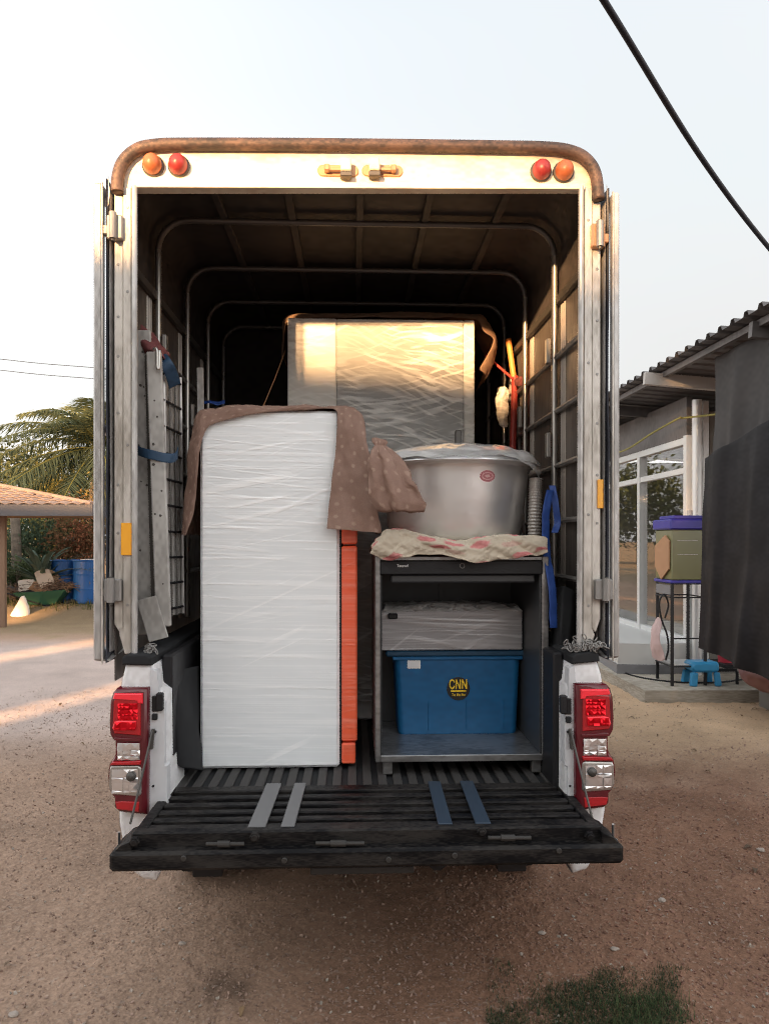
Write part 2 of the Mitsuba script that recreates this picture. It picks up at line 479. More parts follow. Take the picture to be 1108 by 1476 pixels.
pr('m_stone', (0.34, 0.29, 0.25), 0.9)
pr('m_beam', (0.42, 0.40, 0.38), 0.7)
pr('m_window_alu', (0.62, 0.63, 0.63), 0.35, 0.4)
pr('m_room', (0.16, 0.15, 0.135), 0.9)
pr('m_net_upper', proc(f_worn((0.027, 0.0235, 0.0235), (0.018, 0.0165, 0.0175), 2, 2, 3)), 0.65, sheen=0.2)  # brownish tone holds the sky sheen on the upper netting
pr('m_net_lower', proc(f_worn((0.004, 0.004, 0.0065), (0.011, 0.0105, 0.014), 3, 3, 5)), 0.55, specular=0.22)
pr('m_purple', (0.035, 0.03, 0.25), 0.4)
pr('m_tank_water', (0.135, 0.135, 0.06), 0.15, clearcoat=0.5)
pr('m_driftwood', (0.36, 0.20, 0.11), 0.8)
pr('m_stool_blue', (0.035, 0.25, 0.48), 0.4)
pr('m_pink_cloth', (0.45, 0.33, 0.32), 0.9)
pr('m_red_plastic', (0.40, 0.03, 0.05), 0.5)
pr('m_maroon_tarp', (0.19, 0.085, 0.08), 0.5)
pr('m_rope', (0.27, 0.24, 0.07), 0.8)
pr('m_cable', (0.012, 0.014, 0.022), 0.6)
pr('m_tile_roof', proc(f_worn((0.25, 0.185, 0.155), (0.18, 0.13, 0.11), 1.5, 1.5, 3)), 0.8)
pr('m_fascia', (0.10, 0.092, 0.095), 0.7)
pr('m_plaster', (0.55, 0.54, 0.52), 0.9)
pr('m_barrel', (0.015, 0.10, 0.33), 0.4)
pr('m_barrow_green', (0.03, 0.10, 0.055), 0.5)
pr('m_cardboard', (0.45, 0.30, 0.19), 0.9)
pr('m_cardboard_pale', (0.62, 0.50, 0.40), 0.9)
pr('m_sack', (0.72, 0.66, 0.60), 0.8)
pr('m_wood', (0.19, 0.12, 0.08), 0.85)
pr('m_bark', proc(f_worn((0.20, 0.16, 0.125), (0.11, 0.09, 0.07), 6, 6, 14)), 0.95)
VC = {'type': 'mesh_attribute', 'name': 'vertex_color'}
pr('m_vc', VC, 0.85, specular=0.25)
scene['m_leaf'] = {'type': 'principledthin', 'base_color': VC, 'roughness': 0.55, 'diff_trans': 0.7, 'spec_trans': 0.0}

# ------------------------------------------------------------------ ground


def gz(x, y):
    x, y = np.asarray(x, float), np.asarray(y, float)
    s = lambda a, b, v: (lambda t: t * t * (3 - 2 * t))(np.clip((v - a) / (b - a), 0, 1))
    return 0.28 * s(15.6, 17.2, y) * (1 - s(-4.5, -3.0, x))


def geo(a, b, n):
    return np.sign(b) * (abs(a) + (abs(b) - abs(a)) * (np.geomspace(1, 200, n + 1)[1:] - 1) / 199)


gx = np.concatenate([geo(-7, -900, 36)[::-1], np.arange(-7, 7.0001, 0.035), geo(7, 900, 36)])
gy = np.concatenate([geo(-1, -900, 30)[::-1], np.arange(-1, 9.0, 0.035), np.arange(9, 20, 0.25), 20 + geo(0.0, 900, 40)])
GX, GY = np.meshgrid(gx, gy)
near = np.clip((9.5 - np.abs(GY - 4)) / 5, 0, 1) * np.clip((7 - np.abs(GX)) / 2, 0, 1)
P3 = np.stack([GX, GY, GX * 0], -1)
rough = 0.6 + 0.8 * np.clip((GX + 0.2) / 1.5, 0, 1)
GZ = gz(GX, GY) + near * (0.03 * (meshkit.fbm(P3 * 1.3, 3, 3) - 0.5) + rough * 0.022 * (meshkit.fbm(P3 * 9, 3, 9) - 0.5)) - 0.006 * near
m_, n_ = GX.shape
i_, j_ = np.meshgrid(np.arange(m_ - 1), np.arange(n_ - 1), indexing='ij')
a_ = (i_ * n_ + j_).ravel()
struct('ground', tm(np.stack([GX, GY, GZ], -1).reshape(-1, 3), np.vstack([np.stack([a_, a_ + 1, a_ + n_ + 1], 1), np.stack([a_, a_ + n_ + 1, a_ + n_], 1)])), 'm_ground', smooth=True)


def scatter(base, pos, scale, rot, cols):
    """Copies of one small mesh as one vertex-coloured mesh."""
    V, Fc = base.vertices, base.faces
    N = len(pos)
    v = np.einsum('nij,kj->nki', rot, V) * scale[:, None, None] if np.ndim(scale) == 1 else np.einsum('nij,nkj->nki', rot, V[None] * scale[:, None, :])
    v = v + pos[:, None]
    f = Fc[None] + (np.arange(N) * len(V))[:, None, None]
    return tm(v.reshape(-1, 3), f.reshape(-1, 3)), np.repeat(cols, len(V), 0)


def rand_rot(n, r):
    q = r.normal(size=(n, 4))
    q /= np.linalg.norm(q, axis=1, keepdims=True)
    w, x, y, z = q.T
    return np.stack([1 - 2 * (y * y + z * z), 2 * (x * y - z * w), 2 * (x * z + y * w), 2 * (x * y + z * w), 1 - 2 * (x * x + z * z), 2 * (y * z - x * w), 2 * (x * z - y * w), 2 * (y * z + x * w), 1 - 2 * (x * x + y * y)], 1).reshape(-1, 3, 3)


def gravel():
    ico = trimesh.convex.convex_hull(np.random.default_rng(2).normal(size=(9, 3)))
    ico.vertices /= np.linalg.norm(ico.vertices, axis=1, keepdims=True)
    N = 150000
    r = np.random.default_rng(11)
    y = 2.3 + 6.5 * r.random(N) ** 1.7
    x = r.uniform(-3.6, 4.4, N)
    keep = r.random(N) < np.where(x > 0.4, 1.0, 0.5) * np.where((y > 6) & (x > 0), 0.25, 1) * (0.25 + meshkit.fbm(np.stack([x, y, x * 0], 1) * 1.5, 2, 4))
    x, y = x[keep], y[keep]
    n = len(x)
    s = 0.0022 + 0.0075 * r.random(n) ** 4
    s = np.stack([s * r.uniform(0.85, 1.2, n), s * r.uniform(0.85, 1.2, n), s * r.uniform(0.6, 0.95, n)], 1)
    a = r.random(n)[:, None]
    red = np.clip((x - 0.1) / 1.0, 0, 1)[:, None] * np.clip((6 - y) / 1.5, 0, 1)[:, None]
    c = (1 - red) * (np.array([0.25, 0.175, 0.14]) * (0.75 + 0.6 * a)) + red * (np.array([0.20, 0.112, 0.085]) * (0.65 + 0.8 * a))
    pale = r.random(n) < 0.07
    c[pale] = np.array([0.40, 0.35, 0.30]) * r.uniform(0.6, 1.1, (pale.sum(), 1))
    from scipy.interpolate import RegularGridInterpolator
    z = RegularGridInterpolator((gy, gx), GZ)(np.stack([y, x], 1))
    m, col = scatter(ico, np.stack([x, y, z + s[:, 2] * 0.35], 1), s, rand_rot(n, r), c)
    k = uniq('gravel')
    scene[k] = mikit.ply(m, 'm_vc', color=col)
    labels[k] = {'label': 'small brown and reddish stones strewn over the dirt ground', 'category': 'gravel', 'kind': 'stuff'}


gravel()


def ground_z(x, y):
    from scipy.interpolate import RegularGridInterpolator
    return RegularGridInterpolator((gy, gx), GZ)(np.stack([np.atleast_1d(y), np.atleast_1d(x)], 1))


# ------------------------------------------------------------------ foliage helpers
def blades(n, r, base, height, width, lean, cols):
    """Grass or strap leaves: bent strips of three segments."""
    ang = r.uniform(0, 2 * np.pi, n)
    h = height * r.uniform(0.5, 1.1, n)
    ln = lean * r.uniform(0.2, 1.0, n)
    d = np.stack([np.cos(ang), np.sin(ang), ang * 0], 1)
    s = np.stack([-np.sin(ang), np.cos(ang), ang * 0], 1)
    rows = []
    for t in (0, 0.4, 0.75, 1.0):
        c = base + d * (ln * h * t * t)[:, None] + np.array([0, 0, 1.0]) * (h * (t - 0.25 * ln * t * t))[:, None]
        w = width * (1 - 0.92 * t)
        rows += [c - s * w / 2, c + s * w / 2]
    v = np.stack(rows, 1)
    f = []
    for k in range(3):
        f += [[2 * k, 2 * k + 1, 2 * k + 3], [2 * k, 2 * k + 3, 2 * k + 2]]
    f = np.array(f)[None] + (np.arange(n) * 8)[:, None, None]
    return tm(v.reshape(-1, 3), f.reshape(-1, 3)), np.repeat(cols, 8, 0)


def leaves(pos, r, L, W, cols, droop=0.3):
    n = len(pos)
    R = rand_rot(n, r)
    L = L * r.uniform(0.6, 1.3, n)
    base = np.array([[0, 0, 0], [0.45, 0.5, 0.08], [1, 0, -0.12], [0.45, -0.5, 0.08]])
    v = base[None] * np.stack([L, L * W, L], 1)[:, None, :]
    v = np.einsum('nij,nkj->nki', R, v)
    v = v + pos[:, None]
    f = np.array([[0, 1, 2], [0, 2, 3]])[None] + (np.arange(n) * 4)[:, None, None]
    return tm(v.reshape(-1, 3), f.reshape(-1, 3)), np.repeat(cols, 4, 0)


def clumps(c, rad, nclump, per, r, spread=0.28):
    cl = r.normal(size=(nclump, 3))
    cl /= np.linalg.norm(cl, axis=1, keepdims=True)
    cl *= r.uniform(0.35, 1.0, (nclump, 1)) ** 0.6
    p = cl[:, None] + r.normal(size=(nclump, per, 3)) * spread * r.uniform(0.6, 1.2, (nclump, 1, 1))
    return np.asarray(c) + p.reshape(-1, 3) * np.asarray(rad), np.repeat(np.arange(nclump), per)


def tree(name, label, cat_, base, height, rad, seed, tint, tint2, nclump=60, per=110, leaf=0.13, trunk=0.14, group=None):
    r = np.random.default_rng(seed)
    base = np.asarray(base, float)
    k = thing(name, label, cat_, group)
    cc = base + [0, 0, height - rad[2]]
    tubes = [tube(smooth_path([base - [0, 0, 0.1], base + [r.normal() * 0.1, r.normal() * 0.1, height * 0.3], cc]), np.linspace(trunk, trunk * 0.35, 17), 7)]
    for _ in range(7):
        d = r.normal(size=3) * np.asarray(rad) * 0.55
        d[2] = abs(d[2]) * 0.6
        s = base + (cc - base) * r.uniform(0.45, 0.95)
        tubes.append(tube(smooth_path([s, s + d * 0.5 + [0, 0, 0.15], s + d]), np.linspace(trunk * 0.4, trunk * 0.1, 17), 5))
    part(k, 'trunk', cat(tubes), 'm_bark', True)
    pos, ci = clumps(cc, rad, nclump, per, r)
    pos = pos[pos[:, 2] > base[2] + 0.05]
    ci = ci[:len(pos)]
    tone = r.uniform(0.55, 1.3, nclump)[ci][:, None] * r.uniform(0.75, 1.25, (len(pos), 1))
    mixv = r.random((nclump, 1))[ci]
    col = (np.array(tint) * (1 - mixv) + np.array(tint2) * mixv) * tone
    m, c = leaves(pos, r, leaf, 0.5, col)
    part(k, 'crown', m, 'm_leaf', color=c)
    return k

# ------------------------------------------------------------------ the pickup and its cargo box
PT = thing('pickup_truck', 'white pickup truck seen from behind with tall open cargo box and lowered slatted tailgate', 'pickup truck')
YR = 2.85                      # rear face of the cargo box
XL, XR = -0.878, 0.933         # box sides
ZROOF = 3.06


def poly(pts, Y):
    return [XZ(px, py, Y) for px, py in pts]


# rear frame: the two posts
post_l = poly([(178, 270), (190, 270), (190, 943), (180, 943), (172, 915), (172, 906), (178, 906)], YR)
post_l2 = poly([(163.5, 276), (177.2, 276), (177.2, 906), (171.5, 912), (163.5, 900)], YR)
post_r = poly([(842, 270), (853, 270), (852, 905), (857, 915), (848, 941), (839, 941)], YR)
post_r2 = poly([(853.8, 288), (866.5, 290), (866, 893), (859, 912), (852.8, 906)], YR)
hd = poly([(178, 271), (178, 252), (186, 236), (203, 222), (228, 215), (500, 214), (800, 219), (830, 227), (846, 240), (854, 256), (855, 271)], YR)
FR = part(PT, 'rear_frame', prism(hd, YR + 0.002, YR + 0.045, 0.003), 'm_header', label='cream header panel over the opening')
for q in (post_l, post_r):
    part(FR, 'post', prism(q, YR - 0.004, YR + 0.05, 0.004), 'm_alu_post')
for q in (post_l2, post_r2):
    part(FR, 'outer_strip', prism(q, YR + 0.006, YR + 0.06, 0.004), 'm_alu_post')
for a, b in (((194, 268), (194, 944)), ((837.5, 268), (834.5, 942))):
    p, q = at(*a, YR - 0.012), at(*b, YR - 0.012)
    part(FR, 'edge_trim', tube([p, q], 0.0105, 10), 'm_alu', 30)
part(FR, 'header_flange', bar(at(190, 266.5, YR - 0.008), at(842, 269.5, YR - 0.008), 0.020, 0.021), 'm_header')
pipe = smooth_path([at(a, b, YR - 0.015) for a, b in ((169, 277), (169.5, 258), (176, 236), (192, 219), (217, 210), (280, 207.5), (500, 208.5), (700, 211), (790, 213), (826, 219), (846, 231), (858, 251), (863, 288))], 8)
part(FR, 'top_pipe', tube(pipe, 0.0225, 12), 'm_rust', True)
# weld beads and rivets on the posts
riv = []
for px, ys in ((170.5, (330, 372, 450, 520, 600, 690, 780)), (860, (380, 455, 540, 615, 690, 760)), (184, (300, 420, 640, 860)), (847.5, (310, 520, 730, 880))):
    for py in ys:
        c = at(px, py + rng.uniform(-12, 12), YR + (0.008 if px in (170.5, 860) else -0.002))
        riv.append(disc_y(c, 0.0055, 0.004, 10))
part(FR, 'rivets', cat(riv), 'm_grey_metal', kind='stuff')

for px, py, mat in ((221, 239, 'm_amber'), (258, 239.5, 'm_marker_red'), (779, 247, 'm_marker_red'), (811.5, 248, 'm_amber')):
    k = uniq(f'{PT}__marker_light')
    c = at(px, py, YR)
    part(PT, 'marker_light', disc_y(c + [0, 0.002, 0], 0.040, 0.012, 32), 'm_dark_metal')
    dome = lathe([(0.036, 0), (0.0355, 0.012), (0.032, 0.026), (0.024, 0.037), (0.012, 0.043), (0, 0.0445)], 32)
    v = dome.vertices
    part(k, 'lens', tm(np.stack([v[:, 0], -v[:, 2] - 0.010, v[:, 1]], 1) * [0.93, 1, 1.0] + c, dome.faces), mat, True,
         label='round amber lens' if mat == 'm_amber' else 'round red lens')

for side, px in ((1, 487), (-1, 551)):
    c = at(px, 246.5, YR + 0.002)
    k = uniq(f'{PT}__latch')
    a = np.linspace(0, 2 * np.pi, 40, endpoint=False)
    hw, r = 0.055, 0.021
    pl = np.stack([c[0] + np.sign(np.cos(a)) * hw + r * np.cos(a), c[2] + r * np.sin(a)], 1)
    part(PT, 'latch', prism(pl, c[1] - 0.007, c[1] - 0.0, 0.002), 'm_latch')
    part(k, 'keeper', box(c[0] + side * 0.030 - 0.019, c[0] + side * 0.030 + 0.019, c[1] - 0.045, c[1] - 0.006, c[2] - 0.016, c[2] + 0.030, 0.004), 'm_header')
    part(k, 'bolt', cat([bar(c + [-0.045, -0.022, -0.004], c + [0.045, -0.022, -0.004], 0.012, 0.012), box(c[0] - side * 0.040 - 0.010, c[0] - side * 0.040 + 0.010, c[1] - 0.034, c[1] - 0.006, c[2] - 0.012, c[2] + 0.012)]), 'm_latch')
    part(k, 'catch', box(c[0] + side * 0.030 - 0.021, c[0] + side * 0.030 + 0.021, c[1] - 0.040, c[1] - 0.006, c[2] - 0.034, c[2] - 0.017, 0.002), 'm_dark_metal')
for px, py, w, h in ((182.5, 777, 15, 46), (864.5, 712, 8.5, 42)):
    c = at(px, py, YR - (0.006 if px < 500 else -0.004))
    s = YR / FPX
    part(PT, 'reflector', box(c[0] - w * s / 2, c[0] + w * s / 2, c[1] - 0.006, c[1], c[2] - h * s / 2, c[2] + h * s / 2, 0.003), 'm_reflector', label='orange reflector strip on the post')

# hinges
for px, py, w, h, sgn, rusty in ((166, 328, 22, 34, -1, 0), (163, 851, 24, 32, -1, 0), (861, 340, 20, 34, 1, 1), (870, 850, 26, 30, 1, 0)):
    c = at(px, py, YR - 0.012)
    s = YR / FPX
    w, h = w * s, h * s
    k = uniq(f'{PT}__hinge')
    part(PT, 'hinge', cat([box(c[0] - w / 2, c[0] + w / 2, c[1] - 0.012, c[1] + 0.02, c[2] - h / 2, c[2] + h / 2, 0.004),
                           box(c[0] + sgn * w * 0.35, c[0] + sgn * w * 0.8, c[1] - 0.006, c[1] + 0.03, c[2] - h * 0.28, c[2] + h * 0.1, 0.003)]), 'm_latch' if rusty else 'm_grey_metal')
    part(k, 'knuckle', tube([c + [sgn * w * 0.05, -0.018, -h * 0.52], c + [sgn * w * 0.05, -0.018, h * 0.56]], 0.014, 12), 'm_grey_metal', 30)
    part(k, 'pin', tube([c + [sgn * w * 0.05, -0.018, -h * 0.62], c + [sgn * w * 0.05, -0.018, h * 0.62]], 0.007, 8), 'm_dark_metal', 30)

# roof hoops, rails, walls
XH0, XH1 = -0.856, 0.898
HOOPS = [3.41, 4.00, 4.56, 5.09]


def hoop_path(Y, r=0.13, z0=1.26, n=7, grow=0.0):
    z = ZROOF + grow
    a, b = XH0 - grow, XH1 + grow
    p = [(a, z0)]
    for t in np.linspace(math.pi, math.pi / 2, n):
        p.append((a + r + r * math.cos(t), z - r + r * math.sin(t)))
    for t in np.linspace(math.pi / 2, 0, n):
        p.append((b - r + r * math.cos(t), z - r + r * math.sin(t)))
    p.append((b, z0))
    return np.array([[x, Y, zz] for x, zz in p])


def shell(y0, y1, z0, grow, pick, nseg=1):
    """The skin over the hoops (roof or side), as a thin solid sheet."""
    p = hoop_path(0, 0.15, z0, 7, grow)
    p = p[pick(p)]
    g = np.stack([p + [0, y, 0] for y in np.linspace(y0, y1, nseg + 1)])
    return sheet(g, 0.005)


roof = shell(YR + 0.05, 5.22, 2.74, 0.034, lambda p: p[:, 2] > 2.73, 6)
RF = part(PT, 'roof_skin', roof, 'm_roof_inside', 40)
for y in HOOPS:
    hp = hoop_path(y)
    HO = part(PT, 'hoop', tube(hp[1:-1], 0.0135, 10), 'm_hoop', True)
    for q_ in (hp[:2], hp[-2:]):
        part(HO, 'upright', tube(q_, 0.0133, 10), 'm_tube_steel', True)
for px in (305, 413, 519, 622, 733):
    x = at(px, 275, 3.1)[0]
    part(RF, 'roof_rail', box(x - 0.016, x + 0.016, YR + 0.05, 5.2, ZROOF + 0.002, ZROOF + 0.026, 0.003), 'm_roof_inside')
for sgn, xw, nm in ((-1, -0.886, 'left'), (1, 0.928, 'right')):
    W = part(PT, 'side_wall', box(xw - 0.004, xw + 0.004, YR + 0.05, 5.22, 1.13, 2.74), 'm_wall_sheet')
    xi = XH0 if sgn < 0 else XH1
    part(W, 'top_rail', box(xi - 0.012 + sgn * 0.012, xi + 0.012 + sgn * 0.012, YR + 0.05, 5.2, 2.705, 2.74), 'm_dark_metal')
    ys = [YR + 0.05] + HOOPS + [5.22]
    for a, b in zip(ys[:-1], ys[1:]):
        for z in (2.47, 2.23, 1.985, 1.74, 1.495):
            part(W, 'batten', tube([[xi + sgn * 0.006, a, z], [xi + sgn * 0.006, b, z]], 0.012, 6), 'm_grey_metal', 30)
        # corrugation beads of the sheet beside each hoop
    for y in HOOPS[:3]:
        for dy in (0.03, 0.055, 0.085):
            part(W, 'sheet_bead', tube([[xw - sgn * 0.003, y - dy, 1.26], [xw - sgn * 0.003, y - dy, 2.70]], 0.008, 6), 'm_bead', 30)
    for y, z in ((3.41, 2.50), (3.41, 2.08), (4.0, 2.30)):
        part(W, 'bracket', box(xi - sgn * 0.03 - 0.009, xi - sgn * 0.03 + 0.009, y - 0.02, y + 0.02, z - 0.055, z + 0.055, 0.003), 'm_tube_steel')
part(PT, 'front_wall', box(-0.889, 0.931, 5.222, 5.24, 1.24, 3.10), 'm_roof_inside')

# open doors folded back along the sides
for sgn, xs in ((-1, (-0.945, -0.913, -0.906, -0.890)), (1, (0.992, 0.966, 0.958, 0.941))):
    x0, x1, x2, x3 = xs
    ztop, zbot = 2.955, 1.215
    yb = YR + 0.83
    D = part(PT, 'cargo_door', cat([box(x0, x1, YR - 0.018, YR + 0.02, zbot, ztop, 0.006), box(x0, x1, yb - 0.035, yb, zbot, ztop, 0.006),
                                    box(x0 + 0.001, x1 - 0.001, YR + 0.02, yb - 0.035, ztop - 0.035, ztop - 0.001), box(x0 + 0.001, x1 - 0.001, YR + 0.02, yb - 0.035, zbot + 0.001, zbot + 0.035),
                                    box(x0 + 0.001, x1 - 0.001, YR + 0.02, yb - 0.035, 2.05, 2.08)]), 'm_alu')
    zz = np.linspace(zbot - 0.01, ztop + 0.02, 40)
    yy = np.linspace(YR - 0.005, yb, 12)
    g = np.array([[[x2 + sgn * (-0.004) , y, z] for y in yy] for z in zz])
    g = rumple(g, 0.008, (3, 4, 3), 21 + sgn)
    part(D, 'skin', sheet(g, 0.004), 'm_door_skin', True)
    g = np.array([[[x3, y, z] for y in yy] for z in np.linspace(zbot + 0.03, ztop - 0.03, 30)])
    part(D, 'lining', sheet(rumple(g, 0.006, (3, 5, 2), 31 + sgn), 0.003), 'm_alu', True)
    part(D, 'edge_strip', box(x1 - sgn * 0.0008 - 0.002, x1 - sgn * 0.0008 + 0.003, YR - 0.024, YR - 0.016, zbot - 0.012, ztop), 'm_alu_post')
    # pointed gusset at the top and the bottom flap
    xa, xb = sorted((x2, x3))
    part(D, 'corner_gusset', prism([(xa + (0.0 if sgn < 0 else 0.012), ztop - 0.14), (xb if sgn < 0 else xb, ztop - 0.03), ((xa + xb) / 2, ztop + 0.035)], YR + 0.0, YR + 0.004), 'm_grey_metal')
    part(D, 'bottom_channel', bar([x1, YR + 0.0, zbot - 0.002], [(xs[3] + sgn * 0.002), YR + 0.25, zbot + 0.045], 0.05, 0.006), 'm_alu')

# bed: rear pillars with lamps
Y0 = 2.80
LP = [(180, 956), (217, 957), (222, 962), (226, 990), (238, 1000), (240, 1235), (229, 1262), (224, 1272), (205, 1270), (188, 1258), (176, 1225), (170, 1190), (169, 1100), (169, 1010), (173, 985)]
RP = [(824, 956), (861, 952), (868, 972), (873, 1000), (874, 1100), (874, 1170), (868, 1205), (858, 1240), (846, 1256), (826, 1262), (822, 1250), (815, 1230), (816, 990), (820, 985)]
for pts, sgn in ((LP, -1), (RP, 1)):
    B = part(PT, 'bed_side', prism(poly(pts, Y0), Y0, Y0 + 0.3, 0.02), 'm_white_paint', 40)
    xo = XZ(170 if sgn < 0 else 873, 1100, Y0)[0]
    side = m3.Manifold.cube([0.10, 1.62, 0.76]).translate([xo - (0 if sgn < 0 else 0.10), Y0 + 0.3, 0.46]) - m3.Manifold.cylinder(0.4, 0.44, circular_segments=48).rotate([0, 90, 0]).translate([xo - 0.2, 3.95, 0.42])
    part(B, 'outer_panel', side, 'm_white_paint', 30)
    xi = xo - sgn * 0.15
    part(B, 'bed_liner', cat([box(xi - 0.02, xi + 0.02, Y0 + 0.10, 4.42, 0.68, 1.225, 0.008)]), 'm_black')
    part(B, 'rail_cap', prism(poly([(177, 958), (177, 948), (183, 943.5), (212, 943.5), (219, 948), (219, 959)] if sgn < 0 else [(823, 957), (823, 947), (828, 942), (856, 939), (862, 943), (863, 953)], Y0), Y0 - 0.012, Y0 + 1.8, 0.006), 'm_rubber', 30)
    # jamb strip with striker, buffer and holes
    jp = [(219, 962), (228, 966), (233, 1000), (240, 1010), (240, 1100), (243, 1102), (243, 1165), (239, 1170), (239, 1225), (217, 1225)] if sgn < 0 else [(825, 958), (817, 962), (816, 1000), (811, 1010), (811, 1100), (815, 1102), (815, 1165), (818, 1225), (830, 1225), (828, 1000)]
    part(B, 'jamb', prism(poly(jp, Y0 + 0.02), Y0 - 0.008, Y0 + 0.05, 0.003), 'm_jamb')
    jx = lambda a, b: at(a if sgn < 0 else 1042 - a, b, Y0 - 0.012)
    part(B, 'striker', cat([box(*(sorted((jx(219, 0)[0], jx(229, 0)[0]))), Y0 - 0.016, Y0 - 0.004, jx(0, 1028)[2], jx(0, 1005)[2], 0.003),
                            box(*(sorted((jx(226, 0)[0], jx(236, 0)[0]))), Y0 - 0.03, Y0 - 0.004, jx(0, 1026)[2], jx(0, 1000)[2], 0.004)]), 'm_black')
    part(B, 'buffer', cat([box(*(sorted((jx(219, 0)[0], jx(227, 0)[0]))), Y0 - 0.018, Y0 - 0.004, jx(0, 1040)[2], jx(0, 1031)[2], 0.003), disc_y(jx(221, 1133), 0.004, 0.006, 10), disc_y(jx(224, 1055), 0.005, 0.006, 10)]), 'm_rubber')
    cb = smooth_path([jx(221, 1050), jx(219, 1077), jx(213, 1120), jx(206, 1165)], 6)
    cb[:, 1] = np.linspace(Y0 - 0.02, Y0 - 0.17, len(cb))
    part(PT, 'tailgate_cable', cat([tube(cb, 0.0042, 6), bar(jx(222, 1050) + [0, -0.008, 0], jx(219.5, 1079) + [0, -0.012, 0], 0.010, 0.014)]), 'm_dark_metal', 30)

# tail lights
for sgn in (-1, 1):
    X = (lambda a: a) if sgn < 0 else (lambda a: 1042 - a)
    pl = lambda pts: poly([(X(a) if sgn < 0 else X(a), b - (0 if sgn < 0 else 6)) for a, b in pts], Y0)
    k = uniq(f'{PT}__tail_light')
    out = [(172, 990), (166.5, 997), (163, 1010), (161.5, 1040), (162.5, 1055), (166, 1061), (170, 1063), (170, 1084), (167, 1090), (161.5, 1098), (159.5, 1115), (161, 1134), (166, 1143), (169, 1146), (169, 1160), (176, 1166), (190, 1168), (216, 1170), (217, 990)]
    part(PT, 'tail_light', prism(pl(out), Y0 - 0.045, Y0 + 0.10, 0.018), 'm_lens_dark', 35)
    f0 = Y0 - 0.045
    part(k, 'brake_lens', prism(pl([(172, 1003), (170, 1006), (168, 1046), (171, 1053), (208, 1056), (208, 1003)]), f0 - 0.005, f0 + 0.01, 0.004), 'm_lens_red', 30, label='red brake light lens')
    part(k, 'light_bar', prism(pl([(171, 996), (169, 1003), (205, 1006), (206, 1010), (211, 1010), (211, 996)]), f0 - 0.009, f0 + 0.01, 0.004), 'm_lens_bright', 30, label='bright red upper bar')
    part(k, 'light_bar', prism(pl([(171, 1036), (168, 1045), (170, 1048), (201, 1047), (202, 1035), (178, 1034)]), f0 - 0.009, f0 + 0.01, 0.004), 'm_lens_bright', 30, label='bright red lower bar')
    r = np.random.default_rng(5)

    def facets(pts, yf, nx, nz):
        q = np.array(pl(pts))
        x0, x1, z0, z1 = q[:, 0].min(), q[:, 0].max(), q[:, 1].min(), q[:, 1].max()
        ms = []
        xs_ = x0 + (x1 - x0) * np.concatenate([[0], np.cumsum(r.dirichlet(np.full(nx, 9.0)))])
        zs_ = z0 + (z1 - z0) * np.concatenate([[0], np.cumsum(r.dirichlet(np.full(nz, 6.0)))])
        for i in range(nx):
            for j in range(nz):
                a, b = xs_[i], xs_[i + 1]
                c, d = zs_[j], zs_[j + 1]
                dd = r.uniform(-0.003, 0.003, 4)
                top = np.array([[a, yf + dd[0], c], [b, yf + dd[1], c], [b, yf + dd[2], d], [a, yf + dd[3], d]])
                wt = r.dirichlet([3, 3, 3, 3])
                mid = wt @ top - [0, r.uniform(0.0, 0.0045), 0]
                ms.append(tm(np.vstack([top, mid]), [[0, 1, 4], [1, 2, 4], [2, 3, 4], [3, 0, 4]]))
        return cat(ms)
    part(k, 'brake_facets', facets([(176, 1010), (204, 1033)], f0 - 0.007, 5, 5), 'm_lens_facet')
    part(k, 'brake_facets', facets([(172, 1036), (202, 1047)], f0 - 0.013, 5, 2), 'm_lens_facet')
    part(k, 'reverse_lens', facets([(175, 1066), (207, 1090)], f0 - 0.006, 3, 4), 'm_mirror_facets', label='clear faceted lens')
    part(k, 'bezel', prism(pl([(166, 1099), (164, 1104), (163, 1130), (168, 1139), (206, 1142), (209, 1138), (209, 1102), (205, 1098)]), f0 - 0.006, f0 + 0.01, 0.005), 'm_tube_steel', 30)
    part(k, 'turn_lens', facets([(168, 1103), (205, 1136)], f0 - 0.011, 3, 5), 'm_mirror_facets', label='large clear faceted lens with chrome rim')
    cb_ = np.array(pl([(196 if True else 0, 1112)])[0])
    part(k, 'bulb', lathe([(0.017, 0), (0.017, 0.004), (0.012, 0.010), (0, 0.012)], 20).apply_transform(trimesh.transformations.rotation_matrix(math.pi / 2, [1, 0, 0])).apply_translation([cb_[0], f0 - 0.016, cb_[1]]), 'm_dark_metal', True)
    part(k, 'lower_reflector', prism(pl([(180, 1149), (172, 1150), (174, 1160), (205, 1164), (206, 1150)]), f0 - 0.003, f0 + 0.01, 0.002), 'm_lens_red', 30)
    part(k, 'divider', prism(pl([(172, 1058), (170, 1062), (208, 1064), (210, 1060)]), f0 - 0.008, f0 + 0.01, 0.002), 'm_lens_dark', 30)
    part(k, 'divider', prism(pl([(168, 1093), (165, 1097), (208, 1097), (209, 1091)]), f0 - 0.010, f0 + 0.01, 0.003), 'm_lens_red', 30)

# floor of the bed
BF = part(PT, 'bed_floor', box(-0.70, 0.80, 2.93, 4.45, 0.66, 0.700, 0.004), 'm_rubber')
for i in range(25):
    x = -0.66 + i * 0.0595
    part(BF, 'rib', box(x - 0.017, x + 0.017, 2.94, 4.40, 0.700, 0.713, 0.004), 'm_rib')

